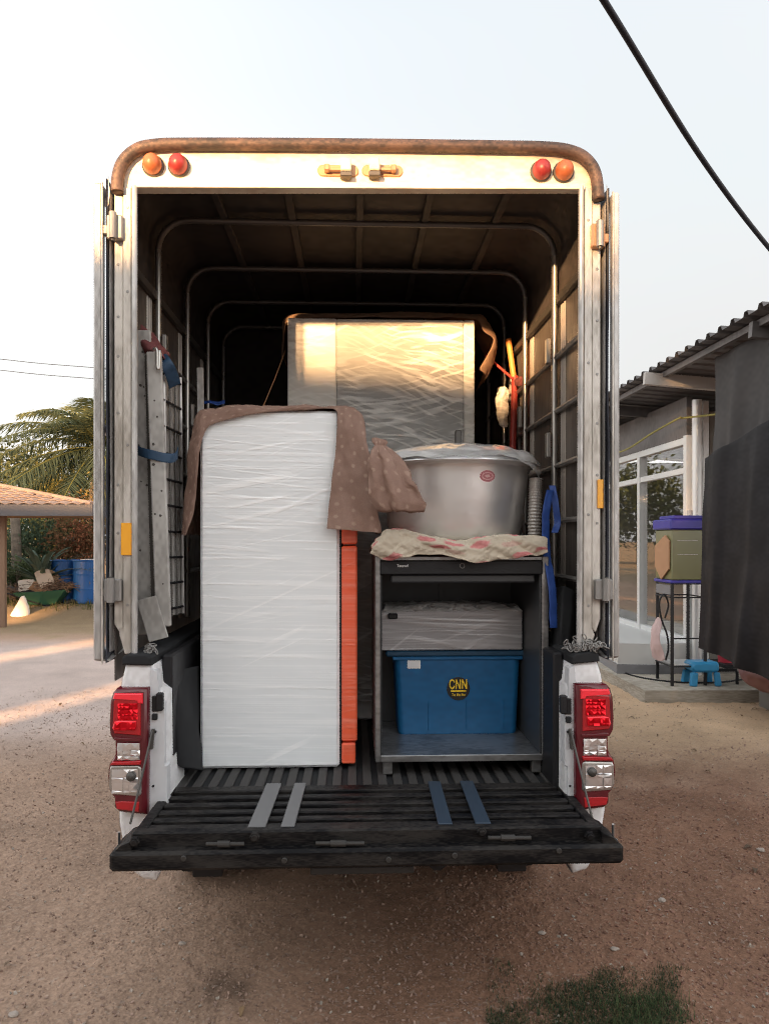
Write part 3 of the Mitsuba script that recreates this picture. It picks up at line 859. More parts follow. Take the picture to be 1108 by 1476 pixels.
# tailgate lowered to a slatted step
TG = part(PT, 'tailgate', cat([box(-0.707, 0.81, 2.475, 2.515, 0.655, 0.722, 0.006), box(-0.707, -0.672, 2.515, 2.96, 0.665, 0.715, 0.004), box(0.775, 0.81, 2.515, 2.96, 0.665, 0.715, 0.004),
                               box(-0.672, 0.775, 2.51, 2.96, 0.640, 0.652)]), 'm_black_paint')
for y, w in ((2.925, 0.062), (2.836, 0.036), (2.758, 0.036), (2.684, 0.036), (2.612, 0.036), (2.545, 0.038)):
    part(TG, 'slat', box(-0.671, 0.774, y - w / 2, y + w / 2, 0.690, 0.714, 0.004), 'm_black_paint')
for x, w, m in ((-0.314, 0.057, 'm_bar_grey'), (-0.214, 0.044, 'm_bar_grey'), (0.300, 0.047, 'm_bar_blue'), (0.425, 0.050, 'm_bar_blue')):
    part(TG, 'runner', bar([x, 2.505, 0.7215], [x + 0.01, 2.955, 0.7195], w, 0.009), m, label='grey flat bar across the slats' if m == 'm_bar_grey' else 'dark blue flat bar across the slats')
for px, py in ((368, 1204), (693, 1197), (196, 1211), (847, 1203)):
    c = at(px, py, 2.47)
    k = uniq(f'{TG}__knob')
    part(TG, 'knob', cat([disc_y(c + [0, -0.008, 0], 0.017, 0.014, 6), disc_y(c + [0, -0.02, 0], 0.010, 0.010, 16)]), 'm_black_paint')
for a, b, py in ((297, 352, 1217), (455, 525, 1216), (703, 765, 1208)):
    p, q = at(a, py, 2.452), at(b, py, 2.452)
    part(TG, 'hinge_barrel', cat([tube([p, q], 0.0065, 10), tube([p + (q - p) * 0.3, p + (q - p) * 0.62], 0.0105, 10)]), 'm_hinge', 30)
# bumper beam
BM = part(PT, 'bumper', cat([box(-0.765, 0.868, 2.435, 2.60, 0.612, 0.674, 0.010), prism([(-0.765, 0.66), (-0.70, 0.66), (-0.70, 0.705), (-0.735, 0.69)], 2.45, 2.60, 0.005), prism([(0.868, 0.66), (0.80, 0.66), (0.80, 0.71), (0.84, 0.69)], 2.45, 2.60, 0.005)]), 'm_black_paint')
for px, py in ((265, 1237), (655, 1233), (805, 1226), (410, 1240), (560, 1239)):
    part(BM, 'bolt', disc_y(at(px, py, 2.434), 0.0095, 0.008, 8), 'm_hinge')
for px, py in ((171, 1222), (884, 1210)):
    c = at(px, py, 2.52)
    part(BM, 'pin', cat([tube([c + [0, 0, -0.03], c + [0, 0, 0.05]], 0.006, 10), tube([c + [0, 0, -0.03], c + [0, 0, 0.0]], 0.014, 10)]), 'm_chrome', 30)
part(PT, 'spare_wheel', lathe([(0, 0.40), (0.30, 0.40), (0.35, 0.43), (0.36, 0.50), (0.35, 0.57), (0.30, 0.60), (0, 0.60)], 40, (0.02, 3.32, 0)), 'm_rubber', 30)  # unseen; spare wheel, tank and steps added to darken the ground below
part(PT, 'fuel_tank', box(-0.42, 0.46, 4.3, 6.6, 0.26, 0.56, 0.03), 'm_black')
for x0_, x1_ in ((-0.86, -0.70), (0.75, 0.91)):
    part(PT, 'side_step', box(x0_, x1_, 4.55, 6.5, 0.30, 0.5, 0.02), 'm_black')
part(PT, 'plate_holder', box(at(447, 0, 2.6)[0], at(597, 0, 2.6)[0], 2.60, 2.64, at(0, 1270, 2.6)[2], at(0, 1259, 2.6)[2], 0.004), 'm_rib')
part(PT, 'underframe', cat([box(-0.55, -0.45, 2.65, 7.4, 0.50, 0.62), box(0.50, 0.60, 2.65, 7.4, 0.50, 0.62), box(-0.7, 0.78, 2.9, 3.4, 0.56, 0.65), tube([[-0.75, 3.95, 0.36], [0.80, 3.95, 0.36]], 0.05, 12), lathe([(0, -0.12), (0.1, -0.08), (0.13, 0), (0.1, 0.08), (0, 0.12)], 20, (0.02, 3.95, 0.36)), tube([[0.3, 2.75, 0.5], [0.3, 4.6, 0.45]], 0.035, 10)]), 'm_black', 30)
for x, y in ((-0.76, 3.95), (0.81, 3.95), (-0.76, 7.05), (0.81, 7.05)):
    prof = [(0.20, -0.10), (0.30, -0.115), (0.345, -0.10), (0.36, -0.07), (0.362, 0), (0.36, 0.07), (0.345, 0.10), (0.30, 0.115), (0.20, 0.10)]
    rot = trimesh.transformations.rotation_matrix(math.pi / 2, [0, 1, 0])
    k = uniq(f'{PT}__wheel')
    part(PT, 'wheel', lathe(prof, 40).apply_transform(rot).apply_translation([x, y, 0.358]), 'm_rubber', True)
    part(k, 'rim', lathe([(0, -0.09), (0.12, -0.09), (0.20, -0.10), (0.205, 0), (0.20, 0.10), (0.12, 0.09), (0, 0.09)], 30).apply_transform(rot).apply_translation([x, y, 0.358]), 'm_grey_metal', 30)
for sgn, a in ((-1, 226), (1, 822)):
    p = at(a, 1262, 2.86)
    part(PT, 'mud_flap', box(*sorted((p[0] - sgn * 0.004, p[0] + sgn * 0.010)), 2.88, 2.94, 0.45, 0.66, 0.003), 'm_black')
# cab (hidden behind the box from here)
cabp = [(4.50, 0.5), (4.50, 1.15), (4.62, 1.70), (4.9, 1.80), (5.9, 1.80), (6.6, 1.25), (7.7, 1.12), (7.95, 0.95), (7.95, 0.5)]
cab = prism([(y, z) for y, z in cabp], -0.93, 0.90, 0.03)
v = cab.vertices
CB_ = part(PT, 'cab', tm(np.stack([-v[:, 1], v[:, 0], v[:, 2]], 1) + [0.02, 0, 0], cab.faces), 'm_white_paint', 30)
for x in (-0.882, 0.951):
    for q in ([(4.75, 1.2), (4.78, 1.68), (5.2, 1.72), (5.2, 1.2)], [(5.28, 1.2), (5.28, 1.72), (5.85, 1.72), (6.4, 1.25), (6.4, 1.2)]):
        w = prism(q, 0, 0.006)
        u = w.vertices
        part(CB_, 'window', tm(np.stack([-u[:, 1] + x + 0.004, u[:, 0], u[:, 2]], 1), w.faces), 'm_black')

# loose rubber mat curled against the left bed wall
mat_ctrl = [[at(232, 945, 3.0), at(250, 950, 3.02), at(262, 965, 3.1), at(285, 960, 3.2)],
            [at(236, 990, 2.98), at(252, 1000, 2.98), at(266, 1010, 3.05), at(287, 1010, 3.2)],
            [at(240, 1050, 2.98), at(255, 1060, 2.97), at(270, 1070, 3.02), at(288, 1075, 3.16)],
            [at(248, 1095, 3.0), at(260, 1106, 2.98), at(276, 1108, 3.0), at(290, 1112, 3.12)]]
solo('rubber_mat', sheet(rumple(refine(mat_ctrl, 24, 30), 0.015, (8, 8, 4), 3), 0.006), 'm_rubber', 'black rubber mat curled between the left bed wall and the white wrapped appliance', 'rubber mat', smooth=True)
bag_ctrl = [[at(800, 850, 3.2), at(812, 845, 3.1), at(825, 850, 3.1), at(834, 860, 3.2)],
            [at(798, 920, 3.12), at(808, 915, 3.02), at(820, 915, 3.02), at(830, 920, 3.15)],
            [at(798, 1000, 3.1), at(806, 1000, 3.02), at(812, 1000, 3.02), at(818, 1000, 3.1)],
            [at(796, 1110, 3.1), at(800, 1112, 3.03), at(806, 1112, 3.03), at(812, 1112, 3.1)]]
solo('tarpaulin', sheet(rumple(refine(bag_ctrl, 20, 40), 0.02, (10, 10, 5), 13), 0.006), 'm_rubber', 'black tarpaulin bunched up between the steel cabinet and the right bed wall', 'tarpaulin', smooth=True)


def chain(name, label, nodes, n, r, seed, grp=None):
    rr = np.random.default_rng(seed)
    a = np.linspace(0, 2 * np.pi, 13)[:-1]
    ms = []
    for i in range(n):
        c = nodes[0] + rr.normal(size=3) * np.array(nodes[1])
        c[2] = max(c[2], nodes[2])
        ring = np.stack([0.012 * np.cos(a), 0.007 * np.sin(a), 0 * a], 1) @ rand_rot(1, rr)[0].T + c
        ms.append(tube(np.vstack([ring, ring[:2]]), 0.0024, 6, False))
    return solo(name, cat(ms), 'm_grey_metal', label, 'chain', grp, smooth=True)


chain('chain', 'heap of steel chain on the right bed rail below the post', (at(842, 932, 2.84), (0.030, 0.025, 0.012), at(0, 941, 2.84)[2]), 110, 0.004, 3)
chain('chain', 'short steel chain on the left bed rail below the post', (at(216, 936, 2.88), (0.012, 0.02, 0.008), at(0, 942, 2.88)[2]), 22, 0.004, 4)

# ------------------------------------------------------------------ cargo
ZF = 0.713
# tall wrapped appliance, its orange doors turned to the right
K = thing('refrigerator', 'tall white refrigerator wrapped in stretch film with orange doors on its right side', 'refrigerator')
fx0, fx1, fy, ft = -0.628, -0.058, 3.17, 2.188
part(K, 'body', box(fx0, fx1, fy, 3.72, ZF + 0.004, ft, 0.012), 'm_film_white', 20, label='white side panel under stretch film')
part(K, 'gasket', box(fx1 + 0.0005, fx1 + 0.008, fy + 0.012, 3.71, ZF + 0.02, ft - 0.01), 'm_black')
for z0, z1, w in ((1.637, ft - 0.004, 0.073), (0.822, 1.630, 0.073), (ZF + 0.016, 0.815, 0.066)):
    part(K, 'door', box(fx1 + 0.0085, fx1 + w, fy + 0.006, 3.715, z0, z1, 0.006), 'm_film_orange', 20, label='orange door edge under stretch film')
for x in (-0.56, -0.12):
    part(K, 'foot', tube([[x, fy + 0.06, ZF], [x, fy + 0.06, ZF + 0.0035]], 0.02, 14), 'm_black', 30)

# dotted cloth thrown over it
yb = 3.70
front = [at(*q) for q in ((266, 772, 3.17), (280, 735, 3.155), (284, 690, 3.15), (289, 645, 3.15), (300, 615, 3.15), (335, 603, 3.15), (375, 595, 3.152), (430, 591, 3.157), (478, 589, 3.157), (487, 600, 3.14), (484, 650, 3.13), (477, 705, 3.12), (470, 762, 3.12))]
mid = [at(*q) for q in ((262, 770, 3.22), (265, 735, 3.20), (269, 690, 3.20), (274, 640, 3.19), (289, 592, 3.175), (335, 585.5, 3.17), (375, 585, 3.17), (430, 584.5, 3.17), (490, 585.5, 3.175), (521, 598, 3.14), (529, 650, 3.10), (538, 705, 3.08), (547, 768, 3.07))]
back = [np.array([m[0], yb, m[2]]) for m in mid]
g = refine(np.array([front, (np.array(front) * 0.45 + np.array(mid) * 0.55) + np.array([0, -0.012, 0.0]), mid, np.array(mid) * 0.5 + np.array(back) * 0.5, back]), 150, 60)
drop = np.clip(np.abs(np.linspace(-1, 1, 150)) * 2.2 - 1.0, 0, 1)[None, :, None]
wave = (meshkit.noise(np.stack([g[..., 0] * 22 + g[..., 1] * 18 + g[..., 2] * 3, g[..., 0] * 0, g[..., 2] * 2.0], -1), 4) - 0.5) * 2
g = g + drop * wave[..., None] * np.array([0.008, -0.042, 0.0])
g = rumple(g, 0.010, (16, 16, 10), 8)
g = rumple(g, 0.0035, (60, 60, 22), 18, 2)
L1 = np.concatenate([[0], np.cumsum(np.linalg.norm(np.diff(g[30], axis=0), axis=1))])
L2 = np.concatenate([[0], np.cumsum(np.linalg.norm(np.diff(g[:, 130], axis=0), axis=1))])
uvg = np.stack(np.broadcast_arrays(L1[None, :], L2[:, None]), -1).reshape(-1, 2)
solo('blanket', sheet(g, 0.002), 'm_dots', 'brown cloth with pale dots draped over the top of the white wrapped refrigerator', 'cloth', smooth=True, uv=np.vstack([uvg, uvg]))

# tied bundle of the same cloth hanging before the pot
axis = smooth_path([at(546, 632, 2.99), at(549, 648, 2.98), at(556, 670, 2.97), at(566, 705, 2.97), at(577, 738, 2.98)], 9)
n = len(axis)
tt = np.linspace(0, 1, n)
wd = np.interp(tt, [0, 0.10, 0.16, 0.25, 0.45, 0.7, 0.9, 1.0], [0.028, 0.030, 0.020, 0.034, 0.060, 0.082, 0.090, 0.072])
M = 64
th = np.arange(M) * 2 * np.pi / M
rows = []
for i in range(n):
    k_ = 1 + 0.20 * np.cos(5 * th + 1.8 * tt[i]) * min(1, 2.5 * tt[i]) + 0.10 * np.cos(9 * th + 2 + tt[i])
    sl = 0.28 * tt[i]
    x = wd[i] * k_ * np.cos(th)
    rows.append(np.stack([axis[i, 0] + x, axis[i, 1] + 0.55 * wd[i] * k_ * np.sin(th), axis[i, 2] + x * sl * -0.15], 1))
rows.append(rows[-1] * 0.25 + 0.75 * rows[-1].mean(0) + [0, 0, 0.004])
rows = np.array(rows)
rows = rows + (meshkit.fbm(rows * 18, 4, 6)[..., None] - 0.5) * 0.026
n2 = len(rows)
v = rows.reshape(-1, 3)
f = []
for i in range(n2 - 1):
    for j in range(M):
        k_ = (j + 1) % M
        f += [[i * M + j, i * M + k_, (i + 1) * M + k_], [i * M + j, (i + 1) * M + k_, (i + 1) * M + j]]
uvb = np.stack(np.broadcast_arrays((np.abs(th - np.pi) * 0.085)[None, :], (np.arange(n2) / n2 * 0.36)[:, None]), -1).reshape(-1, 2)
solo('cloth_bundle', tm(v, f), 'm_dots', 'tied brown dotted cloth bundle hanging in front of the aluminium pot', 'cloth bundle', smooth=True, uv=uvb)

# tall wrapped display cooler at the back
K = thing('display_cooler', 'large white framed display cooler wrapped in stretch film standing at the back of the box', 'display cooler')
cx0, cx1, cy, ct = at(414, 0, 4.0)[0], at(684, 0, 4.0)[0], 4.0, at(550, 459.5, 4.0)[2]
xg0, xg1 = at(485, 0, 4.0)[0], at(668, 0, 4.0)[0]
part(K, 'cabinet', box(cx0 + 0.004, cx1 - 0.004, cy + 0.03, 4.50, ZF, ct - 0.006, 0.01), 'm_label_white')
part(K, 'left_panel', box(cx0, xg0 - 0.001, cy - 0.004, cy + 0.029, ZF + 0.01, ct, 0.006), 'm_film_cream', label='pale panel left of the glass door')
part(K, 'glass_door', box(xg0, xg1, cy, cy + 0.028, ZF + 0.1, ct - 0.03, 0.004), 'm_film_grey', label='grey glass door behind creased film')
part(K, 'right_frame', box(xg1 + 0.001, cx1, cy - 0.003, cy + 0.029, ZF + 0.01, ct, 0.006), 'm_film_cream')
part(K, 'top_frame', box(xg0, xg1, cy - 0.002, cy + 0.029, ct - 0.029, ct - 0.001, 0.006), 'm_film_cream')
# brown cloth over the cooler
tg = [[at(407, 518, 4.10), at(409, 480, 4.08), at(418, 461, 4.05), at(470, 457.5, 4.04), at(600, 457.0, 4.04), at(684, 459, 4.04), at(698, 478, 4.06), at(711, 490, 4.10), at(690, 532, 4.10)],
      [at(407, 512, 4.2), at(409, 480, 4.2), at(414, 457, 4.2), at(470, 454, 4.2), at(600, 454, 4.2), at(690, 456, 4.2), at(704, 470, 4.2), at(714, 500, 4.2), at(700, 545, 4.2)]]
tg = np.array(tg)
b3 = tg[1].copy()
b3[:, 1] = 4.55
b3[:, 2] += (4.2 - 4.55) * 0
g = rumple(refine([tg[0], tg[1], b3], 90, 24), 0.014, (10, 10, 10), 5)
solo('dust_cover', sheet(g, 0.004), 'm_brown_cloth', 'plain brown cloth lying over the top of the wrapped display cooler', 'cloth', smooth=True)

# steel cabinet with an open front
K = thing('steel_cabinet', 'open fronted steel cabinet with black header strip standing on the truck bed', 'cabinet')
sx0, sx1, sy = 0.087, 0.783, 3.06
zb, zt = at(0, 1106, sy)[2], 1.588
sd = 3.66
part(K, 'side_panel', box(sx0, sx0 + 0.020, sy, sd, zb, zt, 0.003), 'm_steel')
part(K, 'side_panel', box(sx1 - 0.026, sx1, sy, sd, zb, zt, 0.003), 'm_steel')
part(K, 'bottom_panel', box(sx0 + 0.0205, sx1 - 0.0265, sy + 0.010, sd, zb + 0.001, zb + 0.026, 0.003), 'm_steel_floor')
part(K, 'bottom_rail', box(sx0 + 0.0205, sx1 - 0.0265, sy - 0.002, sy + 0.0095, zb + 0.001, zb + 0.028, 0.003), 'm_steel')
part(K, 'top_panel', box(sx0 + 0.0205, sx1 - 0.0265, sy, sd, zt - 0.016, zt + 0.001, 0.003), 'm_steel')
part(K, 'back_panel', box(sx0 + 0.0205, sx1 - 0.0265, sd - 0.012, sd - 0.001, zb + 0.0265, zt - 0.0165), 'm_inner_dark')
hz = at(0, 829, sy)[2]
H_ = part(K, 'header_strip', box(sx0 + 0.0205, sx1 - 0.0265, sy - 0.003, sy + 0.012, hz, zt - 0.0165, 0.003), 'm_black')
part(H_, 'brand_mark', text('Tecnof', 0.010, at(580, 815.5, sy - 0.003), 0.0008), 'm_logo', label='small pale lettering on the black strip')
a = np.linspace(0, 2 * np.pi, 33)
c = at(666, 815.5, sy - 0.0035)
part(H_, 'ring_mark', tube(np.stack([c[0] + 0.0095 * np.cos(a), c[1] + 0 * a, c[2] + 0.0095 * np.sin(a)], 1), 0.0012, 6, False), 'm_grey_metal', True)
part(K, 'lamp_housing', box(at(563, 0, sy + 0.03)[0], at(770, 0, sy + 0.03)[0], sy + 0.018, sy + 0.10, at(0, 842, sy)[2], hz - 0.001, 0.006), 'm_inner_dark')
part(K, 'inner_lining', cat([box(sx0 + 0.0205, sx0 + 0.026, sy + 0.014, sd - 0.0125, zb + 0.0265, hz - 0.001), box(sx1 - 0.034, sx1 - 0.0265, sy + 0.014, sd - 0.0125, zb + 0.0265, hz - 0.001), box(at(637, 0, 3.6)[0] - 0.012, at(637, 0, 3.6)[0] + 0.012, sd - 0.02, sd - 0.0125, zb + 0.03, hz)]), 'm_inner_dark')
for px in (559, 775):
    x = at(px, 0, sy)[0]
    for y in (sy + 0.02, sd - 0.06):
        part(K, 'foot', box(x - 0.019, x + 0.019, y, y + 0.04, ZF, zb - 0.0005, 0.003), 'm_steel')
zcf = zb + 0.026

# blue lidded crate inside
K = thing('plastic_crate', 'blue plastic crate with dark lid and round black sticker inside the steel cabinet', 'crate')
yc = 3.385
x0, x1, b0, b1 = at(568, 0, yc)[0], at(750, 0, yc)[0], at(574, 0, yc)[0], at(746, 0, yc)[0]
zl = at(0, 950, yc)[2]


def tub(x0, x1, b0, b1, y0, y1, z0, z1, r=0.03, ins=0.01):
    def rr(xa, xb, ya, yb, n=6):
        p = []
        for cx, cy, s in ((xb - r, yb - r, 0), (xa + r, yb - r, 1), (xa + r, ya + r, 2), (xb - r, ya + r, 3)):
            for t in np.linspace(0, math.pi / 2, n):
                p.append((cx + r * math.cos(t + s * math.pi / 2), cy + r * math.sin(t + s * math.pi / 2)))
        return np.array(p)
    A, B = rr(b0, b1, y0 + ins, y1 - ins), rr(x0, x1, y0, y1)
    n = len(A)
    rows = [np.column_stack([A * [0.985, 1] + [0.015 * (b0 + b1) / 2, 0.002], np.full(n, z0)]), np.column_stack([A, np.full(n, z0 + 0.012)]), np.column_stack([B, np.full(n, z1)])]
    v = np.vstack(rows + [[[(b0 + b1) / 2, (y0 + y1) / 2, z0]], [[(x0 + x1) / 2, (y0 + y1) / 2, z1]]])
    f = []
    for i in range(2):
        for j in range(n):
            k = (j + 1) % n
            f += [[i * n + j, i * n + k, (i + 1) * n + k], [i * n + j, (i + 1) * n + k, (i + 1) * n + j]]
    for j in range(n):
        f += [[3 * n, (j + 1) % n, j], [3 * n + 1, 2 * n + j, 2 * n + (j + 1) % n]]
    return tm(v, f)


part(K, 'tub', tub(x0, x1, b0, b1, yc, sd - 0.05, zcf + 0.001, zl), 'm_blue_crate', 40)
part(K, 'rim', cat([box(x0 - 0.008, x1 + 0.008, yc - 0.008, yc + 0.012, zl - 0.016, zl - 0.0002, 0.004)]), 'm_blue_crate')
for px_r in (618, 672, 726):
    xr = at(px_r, 0, yc)[0]
    part(K, 'rib', bar([xr, yc + 0.0085, zcf + 0.02], [xr, yc + 0.0045, zcf + 0.15], 0.004, 0.006, (0, 1, 0), 0.001), 'm_blue_crate')
part(K, 'lid', cat([box(at(556, 0, yc)[0], at(757, 0, yc)[0], yc - 0.014, sd - 0.03, zl + 0.001, zl + 0.028, 0.008)]), 'm_blue_lid', label='dark blue lid')
zs = at(0, 993, yc)
yface = lambda z: yc + 0.01 * (1 - (z - zcf) / (zl - zcf))
c = at(660.5, 993, yc)
ys_ = yface(c[2] - 0.05) - 0.004
ST = part(K, 'round_sticker', disc_y(np.array([c[0], ys_ + 0.003, c[2]]), 0.0515, 0.0025, 40), 'm_sticker_black', label='round black sticker reading CNN in yellow')
part(K, 'sticker_lettering', cat([text('CNN', 0.041, np.array([c[0] - 0.001, ys_ + 0.0012, c[2] + 0.020]), 0.001, 0.66), box(c[0] - 0.034, c[0] + 0.034, ys_ - 0.0004, ys_ + 0.001, c[2] - 0.014, c[2] - 0.0065, 0.0002), text('Tu Bu Bu', 0.0115, np.array([c[0], ys_ + 0.0012, c[2] - 0.0265]), 0.001, 0.9)]), 'm_yellow', label='yellow lettering CNN above a bar')
a_, b_ = at(587, 964, yc - 0.002), at(606, 952, yc - 0.002)
part(K, 'paper_label', box(a_[0], b_[0], yface(a_[2]) - 0.0025, yface(a_[2]) - 0.0005 + 0.001, a_[2], b_[2], 0.0004), 'm_label_white', label='small white paper label')

# wrapped steel drawer on the crate
K = thing('steel_box', 'grey steel box wrapped in clear film lying on the blue crate', 'box')
yd = 3.36
dx0, dx1 = at(549, 0, yd)[0] + 0.0, at(753, 0, yd)[0]
dx0 = max(dx0, sx0 + 0.028)
dz0, dz1 = zl + 0.029, at(0, 882, yd)[2]
part(K, 'front', box(dx0, dx1, yd, sd - 0.06, dz0 + 0.001, dz1, 0.005), 'm_film_steel')
gr = refine([[[dx0, yd - 0.002, dz1 - 0.01], [(dx0 + dx1) / 2, yd - 0.002, dz1 - 0.004], [dx1, yd - 0.002, dz1 - 0.006]], [[dx0 + 0.02, yd + 0.02, dz1 + 0.018], [(dx0 + dx1) / 2, yd + 0.02, dz1 + 0.030], [dx1 - 0.02, yd + 0.02, dz1 + 0.016]], [[dx0, yd + 0.2, dz1 + 0.01], [(dx0 + dx1) / 2, yd + 0.2, dz1 + 0.016], [dx1, yd + 0.2, dz1 + 0.008]]], 120, 40)
part(K, 'loose_film', sheet(rumple(gr, 0.016, (22, 30, 30), 19), 0.0015), 'm_clear_film', True, label='crumpled clear film along the top')
part(K, 'handle', cat([box(at(549, 0, yd)[0] + 0.03, at(566, 0, yd)[0] + 0.02, yd - 0.022, yd - 0.001, at(0, 894, yd)[2], at(0, 886, yd)[2], 0.004)]), 'm_black')

# yellow snack bags beside the crate
g = refine([[at(755, 944, 3.40), at(762, 937, 3.37), at(768, 941, 3.40), at(774, 938, 3.44)], [at(756, 962, 3.38), at(763, 962, 3.34), at(769, 962, 3.37), at(776, 960, 3.42)], [at(757, 980, 3.40), at(763, 980, 3.37), at(769, 980, 3.39), at(775, 978, 3.42)]], 26, 30)
solo('plastic_bag', sheet(rumple(g, 0.012, (35, 35, 30), 4), 0.003), 'm_reflector', 'crumpled yellow bag squeezed between the blue crate and the cabinet side', 'bag', smooth=True)

# floral cloth and the pot on it
hem = [at(533, 797, 3.03), at(541, 800, 3.02), at(560, 806, 3.015), at(585, 804, 3.015), at(605, 799, 3.015), at(632, 800, 3.012), at(660, 806, 3.01), at(682, 811.5, 3.01), at(708, 809, 3.012), at(735, 804, 3.015), at(762, 802, 3.015), at(789, 797, 3.02)]
lump = [at(536, 790, 3.06), at(546, 777, 3.05), at(560, 766, 3.06), at(585, 765, 3.06), at(606, 771, 3.05), at(632, 778, 3.05), at(660, 780, 3.05), at(688, 777, 3.05), at(712, 772, 3.06), at(740, 771, 3.06), at(765, 771, 3.07), at(786, 776, 3.08)]
inner = [np.array([p[0], 3.2, 1.625 + 0.02 * (i % 2)]) for i, p in enumerate(lump)]
rear = [np.array([p[0], 3.6, 1.600]) for p in lump]
bulge = [h * 0.5 + l * 0.5 + np.array([0, -0.022, 0.004]) for h, l in zip(hem, lump)]
g = refine([hem, bulge, lump, inner, rear], 170, 70)
fold = (meshkit.noise(np.stack([g[..., 0] * 16 + g[..., 2] * 34, g[..., 1] * 6, g[..., 2] * 14], -1), 6) - 0.5) * 2
g = g + fold[..., None] * np.array([0, -0.014, 0.006]) * (g[..., 1:2] < 3.25)
g = rumple(g, 0.014, (20, 20, 26), 15)
g = rumple(g, 0.005, (55, 55, 60), 25, 2)
g[..., 2] = np.where(g[..., 1] > 3.055, np.maximum(g[..., 2], zt + 0.006), g[..., 2])
uvg = np.stack(np.broadcast_arrays(np.linspace(0, 0.8, 170)[None, :], np.linspace(0, 0.7, 70)[:, None]), -1).reshape(-1, 2)
solo('padding_cloth', sheet(g, 0.0025), 'm_floral', 'crumpled cream cloth with red flowers under the aluminium pot', 'cloth', smooth=True, uv=np.vstack([uvg, uvg]))
pc = np.array([0.449, 3.42, 0])
zpb, zpr = 1.648, at(0, 659, 3.06)[2]
K = thing('aluminium_pot', 'large round aluminium pot covered with clear film on top of the steel cabinet', 'pot')
hgt = zpr - zpb
prof = [(0, zpb), (0.245, zpb), (0.270, zpb + 0.008), (0.287, zpb + 0.03), (0.298, zpb + 0.08), (0.310, zpb + 0.17), (0.321, zpb + 0.26), (0.325, zpr - 0.028), (0.332, zpr - 0.012), (0.350, zpr - 0.006), (0.366, zpr - 0.004), (0.372, zpr + 0.001), (0.370, zpr + 0.006), (0.340, zpr + 0.006), (0.310, zpr + 0.0), (0.304, zpr - 0.03), (0.288, zpb + 0.09), (0.25, zpb + 0.02), (0, zpb + 0.012)]
part(K, 'bowl', lathe(prof, 96, pc), 'm_pot', 35)
part(K, 'lid', lathe([(0, zpr + 0.008), (0.345, zpr + 0.008), (0.352, zpr + 0.014), (0.345, zpr + 0.022), (0.30, zpr + 0.05), (0.18, zpr + 0.085), (0, zpr + 0.095)], 72, pc), 'm_pot', 35)
hc = at(660, 624, 3.30)
part(K, 'lid_handle', cat([box(hc[0] - 0.013, hc[0] + 0.013, 3.29, 3.32, zpr + 0.06, at(0, 616, 3.3)[2], 0.004)]), 'm_dark_metal')
R_ = np.linspace(0.02, 1, 26)
A_ = np.linspace(0, 2 * np.pi, 140)
rr_, aa_ = np.meshgrid(R_, A_, indexing='ij')
irr = 0.020 * np.sin(3 * aa_ + 1) + 0.016 * np.sin(7 * aa_) + 0.012 * np.sin(13 * aa_ + 2)
rad = rr_ * (0.380 + irr * rr_ ** 4 * 0.35)
zz = zpr + 0.018 + 0.072 * (1 - rr_ ** 3.2) - 0.022 * np.clip((rr_ - 0.93) / 0.07, 0, 1) * (0.5 + 10 * irr + 3.0 * np.exp(-((aa_ - 5.9) / 0.35) ** 2))
g = np.stack([pc[0] + rad * np.cos(aa_), pc[1] + rad * np.sin(aa_), zz], -1)
g = g + np.array([0, 0, 1.0]) * ((meshkit.fbm(np.stack([g[..., 0] * 9, g[..., 1] * 9, g[..., 2] * 20], -1), 3, 3) - 0.35) * 0.035 * np.minimum(1, 3 * rr_) + 0.010 * (meshkit.noise(np.stack([aa_ * 9 + 2 * rr_, rr_ * 3, aa_ * 0], -1), 8) - 0.5) * rr_)[..., None]
part(K, 'film_cover', sheet(g, 0.0015), 'm_clear_film', True, label='rumpled clear plastic film over the rim')
# oval sticker
cs = at(703, 686, 3.11)
ang0 = math.atan2(cs[1] - pc[1], cs[0] - pc[0])
ang0 = -math.pi / 2 + (cs[0] - pc[0]) / 0.322


def on_pot(du, dz, off):
    z = cs[2] + dz
    r = np.interp(z, [p[1] for p in prof[3:8]], [p[0] for p in prof[3:8]]) + off
    t = ang0 + du / r
    return [pc[0] + r * math.cos(t), pc[1] + r * math.sin(t), z]


def oval(a, b, off, a2=0.0, b2=0.0, n=36):
    t = np.arange(n) * 2 * np.pi / n
    v = [on_pot(a * math.cos(q), b * math.sin(q), off) for q in t] + [on_pot(a2 * math.cos(q), b2 * math.sin(q), off) for q in t]
    f = []
    for i in range(n):
        j = (i + 1) % n
        f += [[i, j, n + j], [i, n + j, n + i]]
    return tm(v, f)


OS = part(K, 'oval_sticker', oval(0.034, 0.0235, 0.0012), 'm_sticker_red', True, label='oval red maker sticker')
part(OS, 'emblem', cat([oval(0.026, 0.016, 0.002, 0.021, 0.012), oval(0.012, 0.006, 0.002)]), 'm_sticker_pink', True)

# flexible duct standing behind the pot, right side
dp = smooth_path([at(772, 690, 3.25), at(771, 720, 3.24), at(770, 760, 3.24), at(771, 800, 3.25)], 26)
dp = dp[dp[:, 2] > zt + 0.012]
solo('flexible_duct', tube(dp, 0.027 + 0.0035 * np.sin(np.arange(len(dp)) * np.pi / 1.5), 18), 'm_duct', 'grey ribbed flexible duct standing between the aluminium pot and the right wall', 'duct', smooth=True)


def strap(name, label, nodes, w, mat, side=(1, 0, 0), amp=0.006, seed=1, group=None):
    p = smooth_path(nodes, 10)
    s = np.asarray(side, float)
    g = np.stack([p - s * w / 2, p + s * w / 2], 1)
    g = refine(g.transpose(1, 0, 2), len(p), 5)
    return solo(name, sheet(rumple(g, amp, (14, 14, 14), seed), 0.003), mat, label, 'strap', group, smooth=True)


